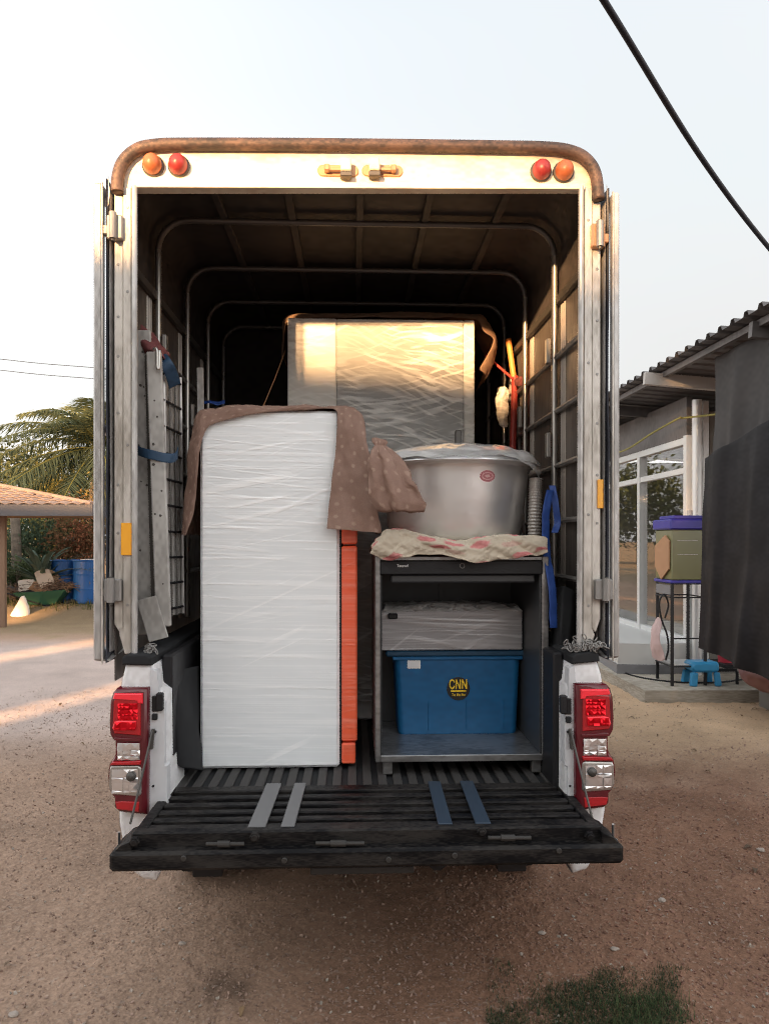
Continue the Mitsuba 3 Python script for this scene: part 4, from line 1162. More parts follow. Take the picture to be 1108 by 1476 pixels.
strap('strap', 'bright blue lashing strap hanging down the right wall beside the pot', [at(793, 706, 3.14), at(787, 735, 3.10), at(786, 775, 3.09), at(791, 815, 3.06), at(795, 850, 3.04), at(797, 905, 3.03)], 0.032, 'm_strap_blue', (1, 0.3, 0), 0.012, 3)
strap('strap', 'short doubled blue strap end hooked to the right wall tube', [at(796, 700, 3.16), at(801, 730, 3.14), at(803, 752, 3.14), at(799, 768, 3.12)], 0.028, 'm_strap_blue', (0.8, -0.6, 0), 0.010, 9)
strap('strap', 'navy lashing strap tied round the two grey boards on the left', [at(193, 646, 3.06), at(206, 652, 2.985), at(222, 656, 2.97), at(240, 660, 2.985), at(252, 659, 3.02), at(256, 650, 3.12)], 0.036, 'm_strap_navy', (0, 0, 1), 0.006, 5)
k = strap('strap', 'navy strap knotted at the top of the wire grid on the left', [at(231, 513, 3.06), at(238, 524, 3.03), at(246, 537, 3.05), at(252, 556, 3.1)], 0.05, 'm_strap_navy', (0.8, 0.3, 0.5), 0.02, 6)
strap('strap', 'crumpled blue strap lying behind the white refrigerator top', [at(288, 583, 3.75), at(300, 579, 3.74), at(312, 582, 3.75), at(324, 579, 3.76)], 0.03, 'm_strap_blue', (0, 0.5, 0.5), 0.02, 7)
g = refine([[at(203, 468, 3.16), at(216, 478, 3.14), at(231, 493, 3.14), at(243, 512, 3.16)], [at(203, 492, 3.06), at(213, 497, 3.03), at(226, 505, 3.02), at(241, 519, 3.08)], [at(212, 508, 3.05), at(219, 505, 3.01), at(228, 510, 3.0), at(243, 523, 3.06)]], 40, 24)
solo('red_rag', sheet(rumple(g, 0.014, (20, 20, 20), 14), 0.004), 'm_red_cloth', 'dark red rag tucked over the top of the grey boards on the left', 'rag', smooth=True)

# two grey boards and a wire grid lashed to the left wall


def board(name, label, top, bot, w, t, Yt, Yb, group=None, holes=True):
    p, q = at(*top, Yt), at(*bot, Yb)
    k = thing(name, label, 'board', group)
    d, s, u = frame_mat(q - p, (0, 1, 0))
    part(k, 'panel', bar(p, q, w, t, (0, 1, 0), 0.006), 'm_board')
    ms = []
    L = np.linalg.norm(q - p)
    for i in range(9):
        c = p + (q - p) * rng.uniform(0.04, 0.96) + s * rng.uniform(-0.3, 0.3) * w
        ms.append(disc_y(c - [0, t / 2 + 0.0006, 0], rng.uniform(0.003, 0.006), 0.002, 8))
    part(k, 'bolt_heads', cat(ms), 'm_dark_metal', kind='stuff')
    return k, p, q


board('loading_board', 'wide grey loading board standing behind the left post', (206, 476), (210, 915), 0.062, 0.02, 3.06, 3.06)
kb, p, q = board('loading_board', 'narrow grey loading board leaning in front, its lower end cut at an angle', (222, 507), (236, 903), 0.058, 0.02, 2.99, 2.99)
part(kb, 'hook', tube(smooth_path([at(221, 503, 2.965), at(226, 504, 2.96), at(226.5, 528, 2.96), at(229, 530, 2.96), at(230, 505, 2.965)], 6), 0.006, 8), 'm_tube_steel', True)
part(kb, 'side_slot', bar(at(213.5, 512, 3.02), at(224, 905, 3.02), 0.025, 0.012, (0, 1, 0)), 'm_dark_metal')
K = thing('wire_grid', 'dark wire grid panel leaning against the left wall behind the grey boards', 'wire grid')
gp = lambda s, t: at(236 + 24 * s + 4 * t + 0 * s, 528 + 362 * t + (16 - 22 * t) * s, 3.08 + 0.22 * s)
for s in (0, 0.33, 0.66, 1.0):
    part(K, 'upright_wire', tube([gp(s, 0), gp(s, 0.5), gp(s, 1)], 0.004 if 0 < s < 1 else 0.007, 6), 'm_dark_metal' if 0 < s < 1 else 'm_alu', 30)
for t in np.linspace(0.03, 0.97, 10):
    part(K, 'cross_wire', tube([gp(-0.05, t), gp(1.05, t)], 0.0055, 6), 'm_black', 30)
part(K, 'backing_plate', sheet(refine([[gp(0, 0), gp(1, 0)], [gp(0, 1), gp(1, 1)]], 4, 8) + np.array([-0.012, 0.012, 0]), 0.004), 'm_board')
solo('steel_plate', bar(at(211, 862, 2.965), at(229, 922, 2.98), 0.075, 0.012, (0, 1, 0)), 'm_board', 'grey steel foot plate below the boards on the left bed rail', 'plate')
solo('flat_bar', bar(at(288.5, 530, 3.55), at(290, 640, 3.55), 0.03, 0.012, (0, 1, 0)), 'm_board', 'pale flat bar standing behind the refrigerator beside the left wall', 'bar')
solo('cord', tube(smooth_path([at(411, 505, 4.02), at(396, 545, 3.9), at(379, 586, 3.7)], 6), 0.003, 6), 'm_latch', 'thin brown cord slanting from the display cooler down to the dotted cloth', 'cord', smooth=True)

# poles and odds along the right wall
solo('broom', cat([tube([at(733, 492, 4.25), at(740, 545, 4.22)], 0.0135, 10), tube([at(742, 542, 4.22), at(737, 700, 4.12)], 0.018, 10)]), 'm_red_pole', 'red pole with orange upper end standing by the right wall behind the pot', 'pole', smooth=30)
scene['broom__handle_end'] = mikit.ply(tube([at(732.5, 489, 4.252), at(740.2, 544, 4.218)], 0.0155, 10), 'm_orange_pole', smooth=30)
labels['broom__handle_end'] = {'label': 'orange upper end of the pole'}
solo('red_rod', tube([at(700, 512, 4.26), at(739, 546, 4.2)], 0.007, 8), 'm_red_pole', 'thin red rod slanting from the display cooler to the red pole', 'rod', smooth=30)
solo('grey_pole', tube([at(746, 560, 4.3), at(750, 700, 4.15)], 0.011, 8), 'm_grey_metal', 'slim grey pole standing right of the red pole', 'pole', smooth=30)
g = refine([[at(742, 548, 4.16), at(752, 543, 4.12), at(764, 549, 4.12)], [at(743, 556, 4.15), at(753, 556, 4.10), at(765, 556, 4.12)]], 20, 10)
solo('red_rag', sheet(rumple(g, 0.012, (25, 25, 25), 4), 0.005), 'm_red_cloth', 'small dark red rag on a rail of the right wall', 'rag', smooth=True)
g = refine([[at(718, 560, 4.42), at(726, 557, 4.38), at(733, 563, 4.4)], [at(714, 580, 4.42), at(724, 578, 4.38), at(733, 584, 4.4)], [at(720, 612, 4.42), at(726, 616, 4.4), at(732, 613, 4.42)]], 24, 24)
solo('plastic_sheet', sheet(rumple(g, 0.016, (22, 22, 22), 8), 0.003), 'm_film_cream', 'crumpled pale plastic sheet hanging by the far right hoop', 'plastic sheet', smooth=True)

# ------------------------------------------------------------------ right: the workshop and what stands before it
slab_pts = [(3.02, 7.80), (3.10, 7.76), (5.0, 7.70), (9.0, 7.70), (9.0, 16.0), (2.95, 16.0), (2.98, 9.0), (3.0, 8.2)]
ns = 60
edge = np.linspace(2.98, 8.0, ns)
front = np.stack([edge, 7.74 + 0.05 * (meshkit.fbm(np.stack([edge * 2, edge * 0, edge * 0], 1), 3, 2) - 0.5)], 1)
pts2 = np.vstack([front, [[9, 7.74], [9, 16], [2.96, 16]]])
sl = m3.Manifold.extrude(m3.CrossSection([pts2.tolist()]), 0.27).translate([0, 0, -0.15])
sl = tri(sl)
struct('concrete_slab', sl, 'm_concrete', smooth=30)
for i_, (px, py, lab) in enumerate(((940, 1008, 'leftmost crumbled concrete bit at the slab edge'), (1025, 1004, 'crumbled concrete bit below the blue stool'), (1060, 1006, 'crumbled concrete bit left of the maroon tarpaulin'), (1073, 1003, 'rightmost crumbled concrete bit by the maroon tarpaulin'))):
    bc = trimesh.creation.icosphere(2, 0.05)
    bc.vertices *= [1.4, 0.8, 0.5]
    bc.vertices *= (0.5 + meshkit.fbm(bc.vertices * 25 + 9 * i_, 3, i_))[:, None]
    solo('concrete_piece', bc.apply_translation(gnd(px, py) + [0, 0, 0.015]), 'm_concrete', lab, 'concrete piece', 'crumbled concrete along the slab edge', smooth=40)

WK = thing('workshop', 'workshop on the right with corrugated metal roof and glazed aluminium front', 'building')
XE, ZE, SL = 3.2, 3.47, -0.075
ys = np.arange(3.5, 15.0, 0.225)
prof = []
for y in ys:
    prof += [(y, 0.0), (y + 0.135, 0.0), (y + 0.155, 0.04), (y + 0.205, 0.04)]
prof = np.array(prof)
g = np.array([[[x, y, ZE + SL * (x - XE) + h + 0.02] for y, h in prof] for x in (XE, 5.0, 7.2)])
RS = part(WK, 'roof_sheet', sheet(g, 0.006), 'm_roof_sheet')
part(RS, 'eave_angle', bar([XE + 0.14, 3.5, ZE - 0.03], [XE + 0.14, 14.9, ZE - 0.03], 0.05, 0.06), 'm_roof_sheet')
for y, pale in ((4.6, 0), (6.2, 0), (8.15, 1), (10.0, 0), (11.8, 0), (13.6, 0)):
    x0 = XE + 0.06 if not pale else at(928, 0, y)[0]
    part(RS, 'rafter', bar([x0, y, ZE + SL * (x0 - XE) - 0.075], [7.1, y, ZE + SL * (7.1 - XE) - 0.075], 0.06, 0.13), 'm_beam' if pale else 'm_roof_sheet')
for x in (4.3, 5.4, 6.5):
    part(RS, 'purlin', bar([x, 3.6, ZE + SL * (x - XE) - 0.17], [x, 14.9, ZE + SL * (x - XE) - 0.17], 0.05, 0.06), 'm_roof_sheet')
XW, ZW0, ZW1 = 3.85, 0.46, 2.86
YA, YB = 8.78, 13.6
ms = [YA, 10.24, 11.7, 13.2]
WF = part(WK, 'window_frame', cat([box(XW, XW + 0.09, YA + 0.04, YB, ZW1 - 0.08, ZW1), box(XW + 0.003, XW + 0.087, YA + 0.04, YB, 2.44, 2.51), box(XW + 0.004, XW + 0.086, YA + 0.04, YB, ZW0, ZW0 + 0.07)]), 'm_window_alu')
for y in ms:
    part(WF, 'mullion', box(XW - 0.012, XW + 0.10, y - 0.04, y + 0.04, ZW0 - 0.002, ZW1 - 0.081 if y > YA else ZW1 + 0.02), 'm_window_alu')
for a, b in zip(ms, ms[1:] + [YB]):
    for z0, z1 in ((ZW0 + 0.07, 2.44), (2.51, ZW1 - 0.08)):
        m = tm([[XW + 0.045, a + 0.04, z0], [XW + 0.045, b - 0.04, z0], [XW + 0.045, b - 0.04, z1], [XW + 0.045, a + 0.04, z1]], [[0, 1, 2], [0, 2, 3]])
        part(WF, 'pane', m, 'm_glass')
part(WK, 'column', tube([[3.93, 8.66, 0.12], [3.93, 8.66, ZE - 0.2]], 0.055, 20), 'm_window_alu', 30)
part(WK, 'door_post', box(4.02, 4.09, 8.70, 8.76, 0.12, ZE - 0.2), 'm_window_alu')
part(WK, 'wall', cat([box(4.10, 7.2, 8.72, 8.82, 0.12, ZE - 0.32), box(7.1, 7.2, 8.82, 14.6, 0.12, ZE - 0.32), box(3.9, 7.1, 14.5, 14.6, 0.12, ZE - 0.32)]), 'm_room')
part(WK, 'lintel', box(XW + 0.01, XW + 0.08, YA, YB, ZW1 + 0.003, ZE - 0.14), 'm_roof_sheet')
pl = [(XW - 0.10, YA + 0.1), (XW + 0.12, YA - 0.08), (XW + 0.12, YB), (XW - 0.10, YB)]
pq = lambda a, b: np.array([[at(865, 0, 9.6)[0], 9.65], [at(889, 0, 8.75)[0], 8.75], [at(945, 0, 8.68)[0], 8.68], [XW + 0.2, 8.75], [XW + 0.2, YB], [at(865, 0, 9.6)[0], YB]])
base = m3.Manifold.extrude(m3.CrossSection([pq(0, 0).tolist()]), 0.17).translate([0, 0, 0.06])
up = m3.Manifold.extrude(m3.CrossSection([(pq(0, 0) + np.array([0.012, 0.012])).tolist()]), 0.24).translate([0, 0, 0.2301])
PLN = part(WK, 'plinth', base, 'm_tile_dark')
part(PLN, 'plinth_cap', up, 'm_tile_grey')

# shade net as two sheets; the upper has sky sheen in its colour
yy = np.linspace(7.2, 4.2, 70)
def netgrid(zt, zb, off, flare, seed, n=50):
    g = np.array([[[3.40 + off + 0.0 * t, y + flare * (1 - s) * t * 0, zt(y) + (zb(y) - zt(y)) * t] for s, y in zip(np.linspace(0, 1, 70), yy)] for t in np.linspace(0, 1, n)])
    t = np.linspace(0, 1, n)[:, None]
    s = np.linspace(0, 1, 70)[None, :]
    g[..., 1] += flare * t * (1 - s)
    g[..., 0] += (0.3 + t) * 0.16 * (meshkit.fbm(np.stack(np.broadcast_arrays(s * 12 + 0.6 * t, t * 0.6, s * 0 + seed), -1), 2, seed) - 0.5) * 0.9
    return rumple(g, 0.04, (1.3, 2.2, 0.8), seed)
K = thing('shade_net', 'dark shade netting hanging from the workshop roof edge at the far right', 'shade netting')
part(K, 'upper_net', sheet(netgrid(lambda y: 3.40, lambda y: 2.05, 0.03, 0.05, 3), 0.004), 'm_net_upper', True, label='upper length of netting with sky sheen put into its brownish tone')
part(K, 'lower_net', sheet(netgrid(lambda y: 2.44 + 0.16 * (7.2 - y), lambda y: 0.60 - 0.05 * (7.2 - y), -0.05, 0.22, 5), 0.004), 'm_net_lower', True, label='black lower length of netting')
solo('rope', tube(smooth_path([[3.72, 11.5, 2.93], [3.72, 10.4, 2.90], [3.70, 9.4, 2.99], [3.70, 8.62, 3.05], [3.74, 8.58, 3.05], [3.9, 7.9, 3.0], [4.0, 7.3, 3.03]], 8), 0.011, 8), 'm_rope', 'yellow rope strung under the workshop roof and tied at the corner post', 'rope', smooth=True)

# black stand with the water tank
K = thing('metal_stand', 'black square tube stand on the slab carrying a tank with purple lid', 'stand')
qx0, qx1, qy0, qy1, qz = 3.355, 3.72, 7.98, 8.42, 1.19
zs_ = 0.1215
for x, y in ((qx0, qy0), (qx0 + 0.02, qy1), (qx1, qy0 + 0.02), (qx1, qy1)):
    part(K, 'leg', box(x - 0.014, x + 0.014, y - 0.014, y + 0.014, zs_, qz, 0.002), 'm_black')
for z in (qz + 0.013, qz - 0.13, 0.33):
    part(K, 'rail', cat([box(qx0, qx1, qy0 - 0.011, qy0 + 0.011, z - 0.012, z + 0.0), box(qx0, qx1, qy1 - 0.011, qy1 + 0.011, z - 0.012, z), box(qx0 - 0.012, qx0 + 0.010, qy0 + 0.012, qy1 - 0.012, z - 0.012, z), box(qx1 - 0.010, qx1 + 0.012, qy0 + 0.012, qy1 - 0.012, z - 0.012, z)]), 'm_black')
part(K, 'side_plate', box(qx0 - 0.006, qx0 + 0.004, qy0 + 0.02, qy1 - 0.02, qz - 0.11, qz - 0.01), 'm_tile_dark')
part(K, 'brace', tube([[qx0, qy0, 0.62], [qx1, qy0 + 0.02, 0.62]], 0.007, 8), 'm_black', 30)
part(K, 'shelf', box(qx0 + 0.02, qx1 - 0.02, qy0 + 0.03, qy1 - 0.03, 0.331, 0.34), 'm_tile_grey')
K = thing('water_tank', 'green water tank with purple lid and base standing on the black metal stand', 'tank')
tx0, tx1, ty0, ty1 = 3.36, 3.80, 8.0, 8.44
tz0 = qz + 0.0135
part(K, 'base_tray', box(tx0 - 0.015, tx1 + 0.015, ty0 - 0.015, ty1 + 0.015, tz0, tz0 + 0.03, 0.008), 'm_purple')
part(K, 'tank_wall', box(tx0, tx1, ty0, ty1, tz0 + 0.031, tz0 + 0.57, 0.012), 'm_tank_water', label='green murky tank')
part(K, 'bark_slab', prism([(0, 0), (0.20, -0.12), (0.37, 0.02), (0.36, 0.25), (0.10, 0.36), (-0.01, 0.30)], 0, 0.02, 0.006).apply_transform(trimesh.transformations.rotation_matrix(math.pi / 2, [0, 0, 1])).apply_translation([tx0 - 0.004, ty0 + 0.03, tz0 + 0.15]), 'm_driftwood', 30, label='brown slab at the tank side')
LD = part(K, 'lid', cat([box(tx0 - 0.025, tx1 + 0.025, ty0 - 0.025, ty1 + 0.025, tz0 + 0.571, tz0 + 0.68, 0.014), box(tx0 + 0.03, tx1 - 0.03, ty0 + 0.03, ty1 - 0.03, tz0 + 0.6805, tz0 + 0.72, 0.012)]), 'm_purple', label='purple lid')
part(LD, 'vent', tube([[3.62, 8.15, tz0 + 0.72], [3.62, 8.15, tz0 + 0.78]], 0.03, 12), 'm_beam', 30)
part(K, 'graduation_mark', cat([box(tx0 + 0.06, tx0 + 0.28, ty0 - 0.003, ty0 + 0.0008, tz0 + z, tz0 + z + 0.006, 0.0005) for z in (0.30, 0.45)]), 'm_beam', kind='stuff')
g = refine([[[3.29, 8.10, 0.80], [3.285, 8.2, 0.83], [3.30, 8.32, 0.80]], [[3.26, 8.05, 0.62], [3.24, 8.2, 0.60], [3.28, 8.36, 0.64]], [[3.30, 8.0, 0.40], [3.27, 8.16, 0.36], [3.31, 8.34, 0.42]]], 40, 40)
solo('towel', sheet(rumple(g, 0.045, (7, 7, 5), 3), 0.006), 'm_pink_cloth', 'pale pink towel hanging from the left side of the black metal stand', 'towel', smooth=True)
solo('hose', tube(smooth_path([at(958, 891, 8.06), at(963, 872, 8.06), at(957, 857, 8.05), at(950, 868, 8.05), at(953, 892, 8.05), at(961, 915, 8.05), at(963, 935, 8.05), at(959, 952, 8.06)], 8), 0.010, 8), 'm_black', 'dark hose looped down through the black metal stand', 'hose', smooth=True)
solo('cable_on_slab', tube(smooth_path([[2.99 + 0.1, 9.0, 0.129], [3.2, 8.45, 0.129], [3.5, 8.15, 0.129], [3.9, 8.12, 0.129], [4.3, 8.3, 0.129]], 8), 0.009, 8), 'm_black', 'thin dark cable lying in a curve on the concrete slab', 'cable', smooth=True)
# blue stool
K = thing('plastic_stool', 'low bright blue plastic stool on the slab in front of the shade netting', 'stool')
c = gnd(1018, 990, 0.12)
cx_, cy_ = c[0], c[1] + 0.12
part(K, 'seat', cat([box(cx_ - 0.148, cx_ + 0.148, cy_ - 0.115, cy_ + 0.115, 0.265, 0.375, 0.03)]), 'm_stool_blue', 40)
for sx_ in (-1, 1):
    for sy_ in (-1, 1):
        part(K, 'leg', bar([cx_ + sx_ * 0.12, cy_ + sy_ * 0.09, 0.264], [cx_ + sx_ * 0.135, cy_ + sy_ * 0.105, 0.121], 0.075 if sx_ < 0 else 0.06, 0.05, (0, 1, 0), 0.01), 'm_stool_blue')
K = thing('low_bench', 'low black metal bench frame on the slab behind the blue stool', 'bench frame')
p0, p1 = at(996, 966, 8.25), at(1062, 966, 8.05)
for a, b in ((p0, p1), (p0 + [0, 0.5, 0], p1 + [0, 0.5, 0])):
    part(K, 'rail', bar(a, b, 0.03, 0.03), 'm_black')
    for q in (a, b):
        part(K, 'leg', box(q[0] - 0.013, q[0] + 0.013, q[1] - 0.013, q[1] + 0.013, 0.1215, q[2] - 0.0155), 'm_black')
c = at(1051, 948, 8.2)
solo('red_bucket', cat([lathe([(0, c[2] - 0.10), (0.075, c[2] - 0.10), (0.095, c[2] + 0.10), (0.088, c[2] + 0.10), (0.07, c[2] - 0.09), (0, c[2] - 0.09)], 28, (c[0], 8.28, 0))]), 'm_red_plastic', 'small red plastic bucket standing on the black bench frame', 'bucket', smooth=30)
scene['red_bucket__bucket_base'] = mikit.ply(box(c[0] - 0.1, c[0] + 0.1, 8.1, 8.5, at(0, 966, 8.05)[2] + 0.0, c[2] - 0.101), 'm_black')
g = refine([[at(1062, 938, 7.6), at(1085, 946, 7.1), at(1112, 952, 6.9), at(1180, 950, 6.6)], [at(1064, 958, 7.5), at(1085, 972, 6.95), at(1112, 978, 6.75), at(1180, 985, 6.5)], [at(1066, 968, 7.5), at(1085, 982, 7.05), at(1112, 994, 6.8), at(1180, 1015, 6.5)], [at(1068, 975, 7.7), at(1085, 990, 7.3), at(1110, 1003, 7.1), at(1180, 1030, 6.8)]], 60, 40)
solo('folded_tarp', sheet(rumple(g, 0.05, (3, 3, 6), 8), 0.006), 'm_maroon_tarp', 'maroon tarpaulin slumped on the ground at the right edge', 'tarpaulin', smooth=True)
# boulder-free fill under the tarp
solo('crate_stack', box(4.05, 5.2, 6.9, 7.55, -0.02, 0.42, 0.02), 'm_room', 'dark low crate under the maroon tarpaulin', 'crate')

# ------------------------------------------------------------------ wires
pA, pB = at(870, 0, 3.9), at(1108, 357, 6.0)
dv = pB - pA
solo('overhead_cable', tube(smooth_path([pA - dv * 1.5 + [0, 0, 0.3], pA - dv * 0.5 + [0, 0, 0.04], pA, (pA + pB) / 2 - [0.03, 0, 0.03], pB, pB + dv * 0.8 + [0, 0, 0.25]], 10), 0.018, 10), 'm_cable', 'thick black cable crossing the sky at the upper right', 'cable', smooth=True)
for (a, b) in ((517, 531), (533, 547)):
    p, q = at(-40, a - 4, 26), at(150, b, 27)
    d = q - p
    solo('power_line', tube(smooth_path([p - d, p, (p + q) / 2 - [0, 0, 0.03], q, q + d], 6), 0.012, 6), 'm_cable', 'upper thin power line in the sky at the far left' if a == 517 else 'lower thin power line in the sky at the far left', 'power line', smooth=True)

# ------------------------------------------------------------------ left: house corner, garden, barrels, wheelbarrow
HS = thing('tiled_house', 'low house corner with orange tiled roof and grey fascia at the far left', 'house')
c0 = at(132, 733, 14.5)
zE = c0[2]
xE, yE = c0[0], 14.5
rise, run, hipx = 0.43, 1.4, 2.29
PITCH = 0.22
TR = part(HS, 'roof', tm([[xE, yE, zE + 0.05], [xE - 9, yE, zE + 0.05], [xE - 9, yE + run, zE + 0.05 + rise], [xE - hipx, yE + run, zE + 0.05 + rise], [xE, yE + 2 * run, zE + 0.05], [xE - 9, yE + 2 * run, zE + 0.05]], [[0, 3, 2], [0, 2, 1], [0, 4, 3], [3, 4, 5], [3, 5, 2]]), 'm_tile_roof')
tiles = []
rows_ = 6
for i in range(rows_):
    y0, y1 = yE + run * i / rows_, yE + run * (i + 1) / rows_
    for j in range(30):
        x1 = xE - 0.02 - j * PITCH
        if x1 - PITCH / 2 > xE - (y0 - yE) * hipx / run - 0.1:
            continue
        if x1 > xE - (y0 - yE) * hipx / run:
            x1 = xE - (y0 - yE) * hipx / run
        x0 = xE - 0.02 - (j + 1) * PITCH
        if x1 - x0 < 0.05:
            continue
        za, zb2 = zE + 0.065 + rise / run * (y0 - yE), zE + 0.055 + rise / run * (y1 - yE)
        n_s = 5
        xs_ = np.linspace(x0, x1, n_s)
        arch = 0.028 * np.sin(np.linspace(0, np.pi, n_s))
        gg = np.array([[[x, y0 - 0.03, za + 0.012 + a] for x, a in zip(xs_, arch)], [[x, y1, zb2 + 0.004 + a] for x, a in zip(xs_, arch)]])
        tiles.append((y0, gg))
tiles.sort(key=lambda t: (t[0], -t[1][0, 0, 0]))
for y0, gg in tiles[:200]:
    part(TR, 'roof_tile', sheet(gg, 0.014), 'm_tile_roof')
ridge = [np.array([xE, yE, zE + 0.09]), np.array([xE - hipx, yE + run, zE + 0.09 + rise])]
part(TR, 'hip_ridge', tube(ridge, 0.045, 8), 'm_tile_roof', 30)
part(HS, 'fascia', cat([box(xE - 9, xE + 0.0, yE - 0.03, yE - 0.005, zE - 0.14, zE + 0.075), box(xE - 0.0, xE + 0.025, yE - 0.03, yE + 2 * run, zE - 0.14, zE + 0.075)]), 'm_fascia')
part(HS, 'soffit', box(xE - 9, xE - 0.003, yE - 0.003, yE + 2 * run - 0.1, zE - 0.10, zE - 0.07), 'm_wood')
pp = at(5, 780, 15.0)
part(HS, 'post', box(pp[0] - 0.045, pp[0] + 0.045, 14.95, 15.05, 0, zE - 0.101), 'm_wood', label='dark corner post')
pw = at(2, 780, 17.0)
part(HS, 'wall', box(pw[0] - 8, pw[0], 16.95, 17.1, 0, zE - 0.102), 'm_plaster')


def palm(base, H_, seed, fl, nf):
    r = np.random.default_rng(seed)
    base = np.asarray(base, float)
    k = thing('coconut_palm', 'coconut palm with yellow green fronds rising behind the tiled house', 'palm tree')
    top = base + [0.25, 0.1, H_]
    path = smooth_path([base - [0, 0, 0.2], base + [0.05, 0, H_ * 0.4], top], 12)
    part(k, 'trunk', tube(path, np.linspace(0.17, 0.11, len(path)) + 0.008 * (np.arange(len(path)) % 2), 12), 'm_bark', True)
    for i in range(nf):
        az = 2.39996 * i + r.uniform(-0.2, 0.2)
        el = math.radians(75 - 105 * i / nf + r.uniform(-8, 8))
        d = np.array([math.cos(az) * math.cos(el), math.sin(az) * math.cos(el), math.sin(el)])
        hd_ = np.array([math.cos(az), math.sin(az), 0])
        L = fl * r.uniform(0.85, 1.1)
        t = np.linspace(0, 1, 16)
        mid_ = top + d * L * t[:, None] + hd_ * (0.25 * L * t ** 2)[:, None] - np.array([0, 0, 1.0]) * (0.55 * L * t ** 2.2)[:, None]
        ms = [tube(mid_, np.linspace(0.022, 0.004, 16), 5)]
        cols = [np.tile([[0.22, 0.22, 0.07]], (len(ms[0].vertices), 1))]
        young = 1 - i / nf
        tan_ = np.gradient(mid_, axis=0)
        tan_ /= np.linalg.norm(tan_, axis=1, keepdims=True)
        sd = np.cross(tan_, [0, 0, 1.0])
        sd /= np.linalg.norm(sd, axis=1, keepdims=True) + 1e-9
        NL = 60
        for sgn in (-1, 1):
            q = np.linspace(0.10, 0.99, NL)
            idx = q * 15
            i0 = np.minimum(idx.astype(int), 14)
            w = (idx - i0)[:, None]
            o = mid_[i0] * (1 - w) + mid_[i0 + 1] * w
            S, Tn = sd[i0] * sgn, tan_[i0]
            ll = L * 0.30 * np.sin(np.pi * np.clip(q * 0.85 + 0.15, 0, 1)) ** 0.6 * r.uniform(0.8, 1.1, NL)
            dirn = S * 0.75 + Tn * 0.6 + r.normal(size=(NL, 3)) * 0.08
            dirn /= np.linalg.norm(dirn, axis=1, keepdims=True)
            m1 = o + dirn * (ll * 0.5)[:, None] - np.array([0, 0, 1.0]) * (ll * 0.10)[:, None]
            m2 = o + dirn * ll[:, None] - np.array([0, 0, 1.0]) * (ll * r.uniform(0.3, 0.6, NL))[:, None]
            wd_ = Tn * 0.022
            v = np.stack([o - wd_, o + wd_, m1 - wd_, m1 + wd_, m2], 1).reshape(-1, 3)
            f = (np.array([[0, 1, 3], [0, 3, 2], [2, 3, 4]])[None] + (np.arange(NL) * 5)[:, None, None]).reshape(-1, 3)
            ms.append(tm(v, f))
            base_c = np.array([0.055, 0.080, 0.058]) * (1 - young ** 2) + np.array([0.17, 0.19, 0.095]) * young ** 2
            cols.append(np.repeat(base_c * r.uniform(0.7, 1.3, (NL, 1)), 5, 0))
        part(k, 'frond', cat(ms), 'm_leaf', color=np.vstack(cols))
    return k


pb = at(128, 700, 23.0)
palm([pb[0], 23.0, 0.2], 4.2, 5, 3.0, 40)
tree('broadleaf_tree', 'hazy green tree left of the palm behind the tiled house', 'tree', [at(8, 0, 34)[0], 34, 0.1], 5.6, (2.6, 2.0, 1.9), 3, (0.10, 0.12, 0.06), (0.15, 0.16, 0.08), 70, 120, 0.22)
tree('broadleaf_tree', 'yellowish bushy tree under the palm crown beside the truck', 'tree', [at(105, 0, 27)[0], 27, 0.1], 4.0, (2.0, 1.5, 1.4), 4, (0.18, 0.15, 0.045), (0.10, 0.11, 0.04), 60, 120, 0.16)
tree('broadleaf_tree', 'dark green tree standing behind the truck bed out on the far side', 'tree', [4.5, 40, 0], 6.5, (3.2, 2.5, 2.2), 9, (0.06, 0.085, 0.035), (0.10, 0.12, 0.05), 60, 100, 0.26)
tree('broadleaf_tree', 'wide green tree standing far behind the cargo box', 'tree', [-1.5, 44, 0], 6.0, (4.0, 2.5, 2.0), 10, (0.06, 0.085, 0.035), (0.10, 0.12, 0.05), 60, 100, 0.26)


for i_, (x_, y_, h_) in enumerate(((8.5, 38, 5.5), (1.5, 52, 7.0), (13.0, 50, 7.5), (-9.5, 46, 6.0))):
    tree('broadleaf_tree', ('rounded green tree far off beyond the workshop', 'tall green tree far off straight behind the truck', 'large green tree far off behind the workshop roof', 'green tree far off beyond the tiled house')[i_], 'tree', [x_, y_, 0], h_, (3.0, 2.5, 2.2), 40 + i_, (0.06, 0.085, 0.035), (0.10, 0.12, 0.05), 50, 80, 0.32)


def shrub(name, label, px, Y, h, rad, seed, tint, tint2, leaf=0.10, nclump=34, per=90):
    x = at(px, 0, Y)[0]
    return tree(name, label, 'shrub', [x, Y, float(gz(x, Y))], h, rad, seed, tint, tint2, nclump, per, leaf, 0.05)


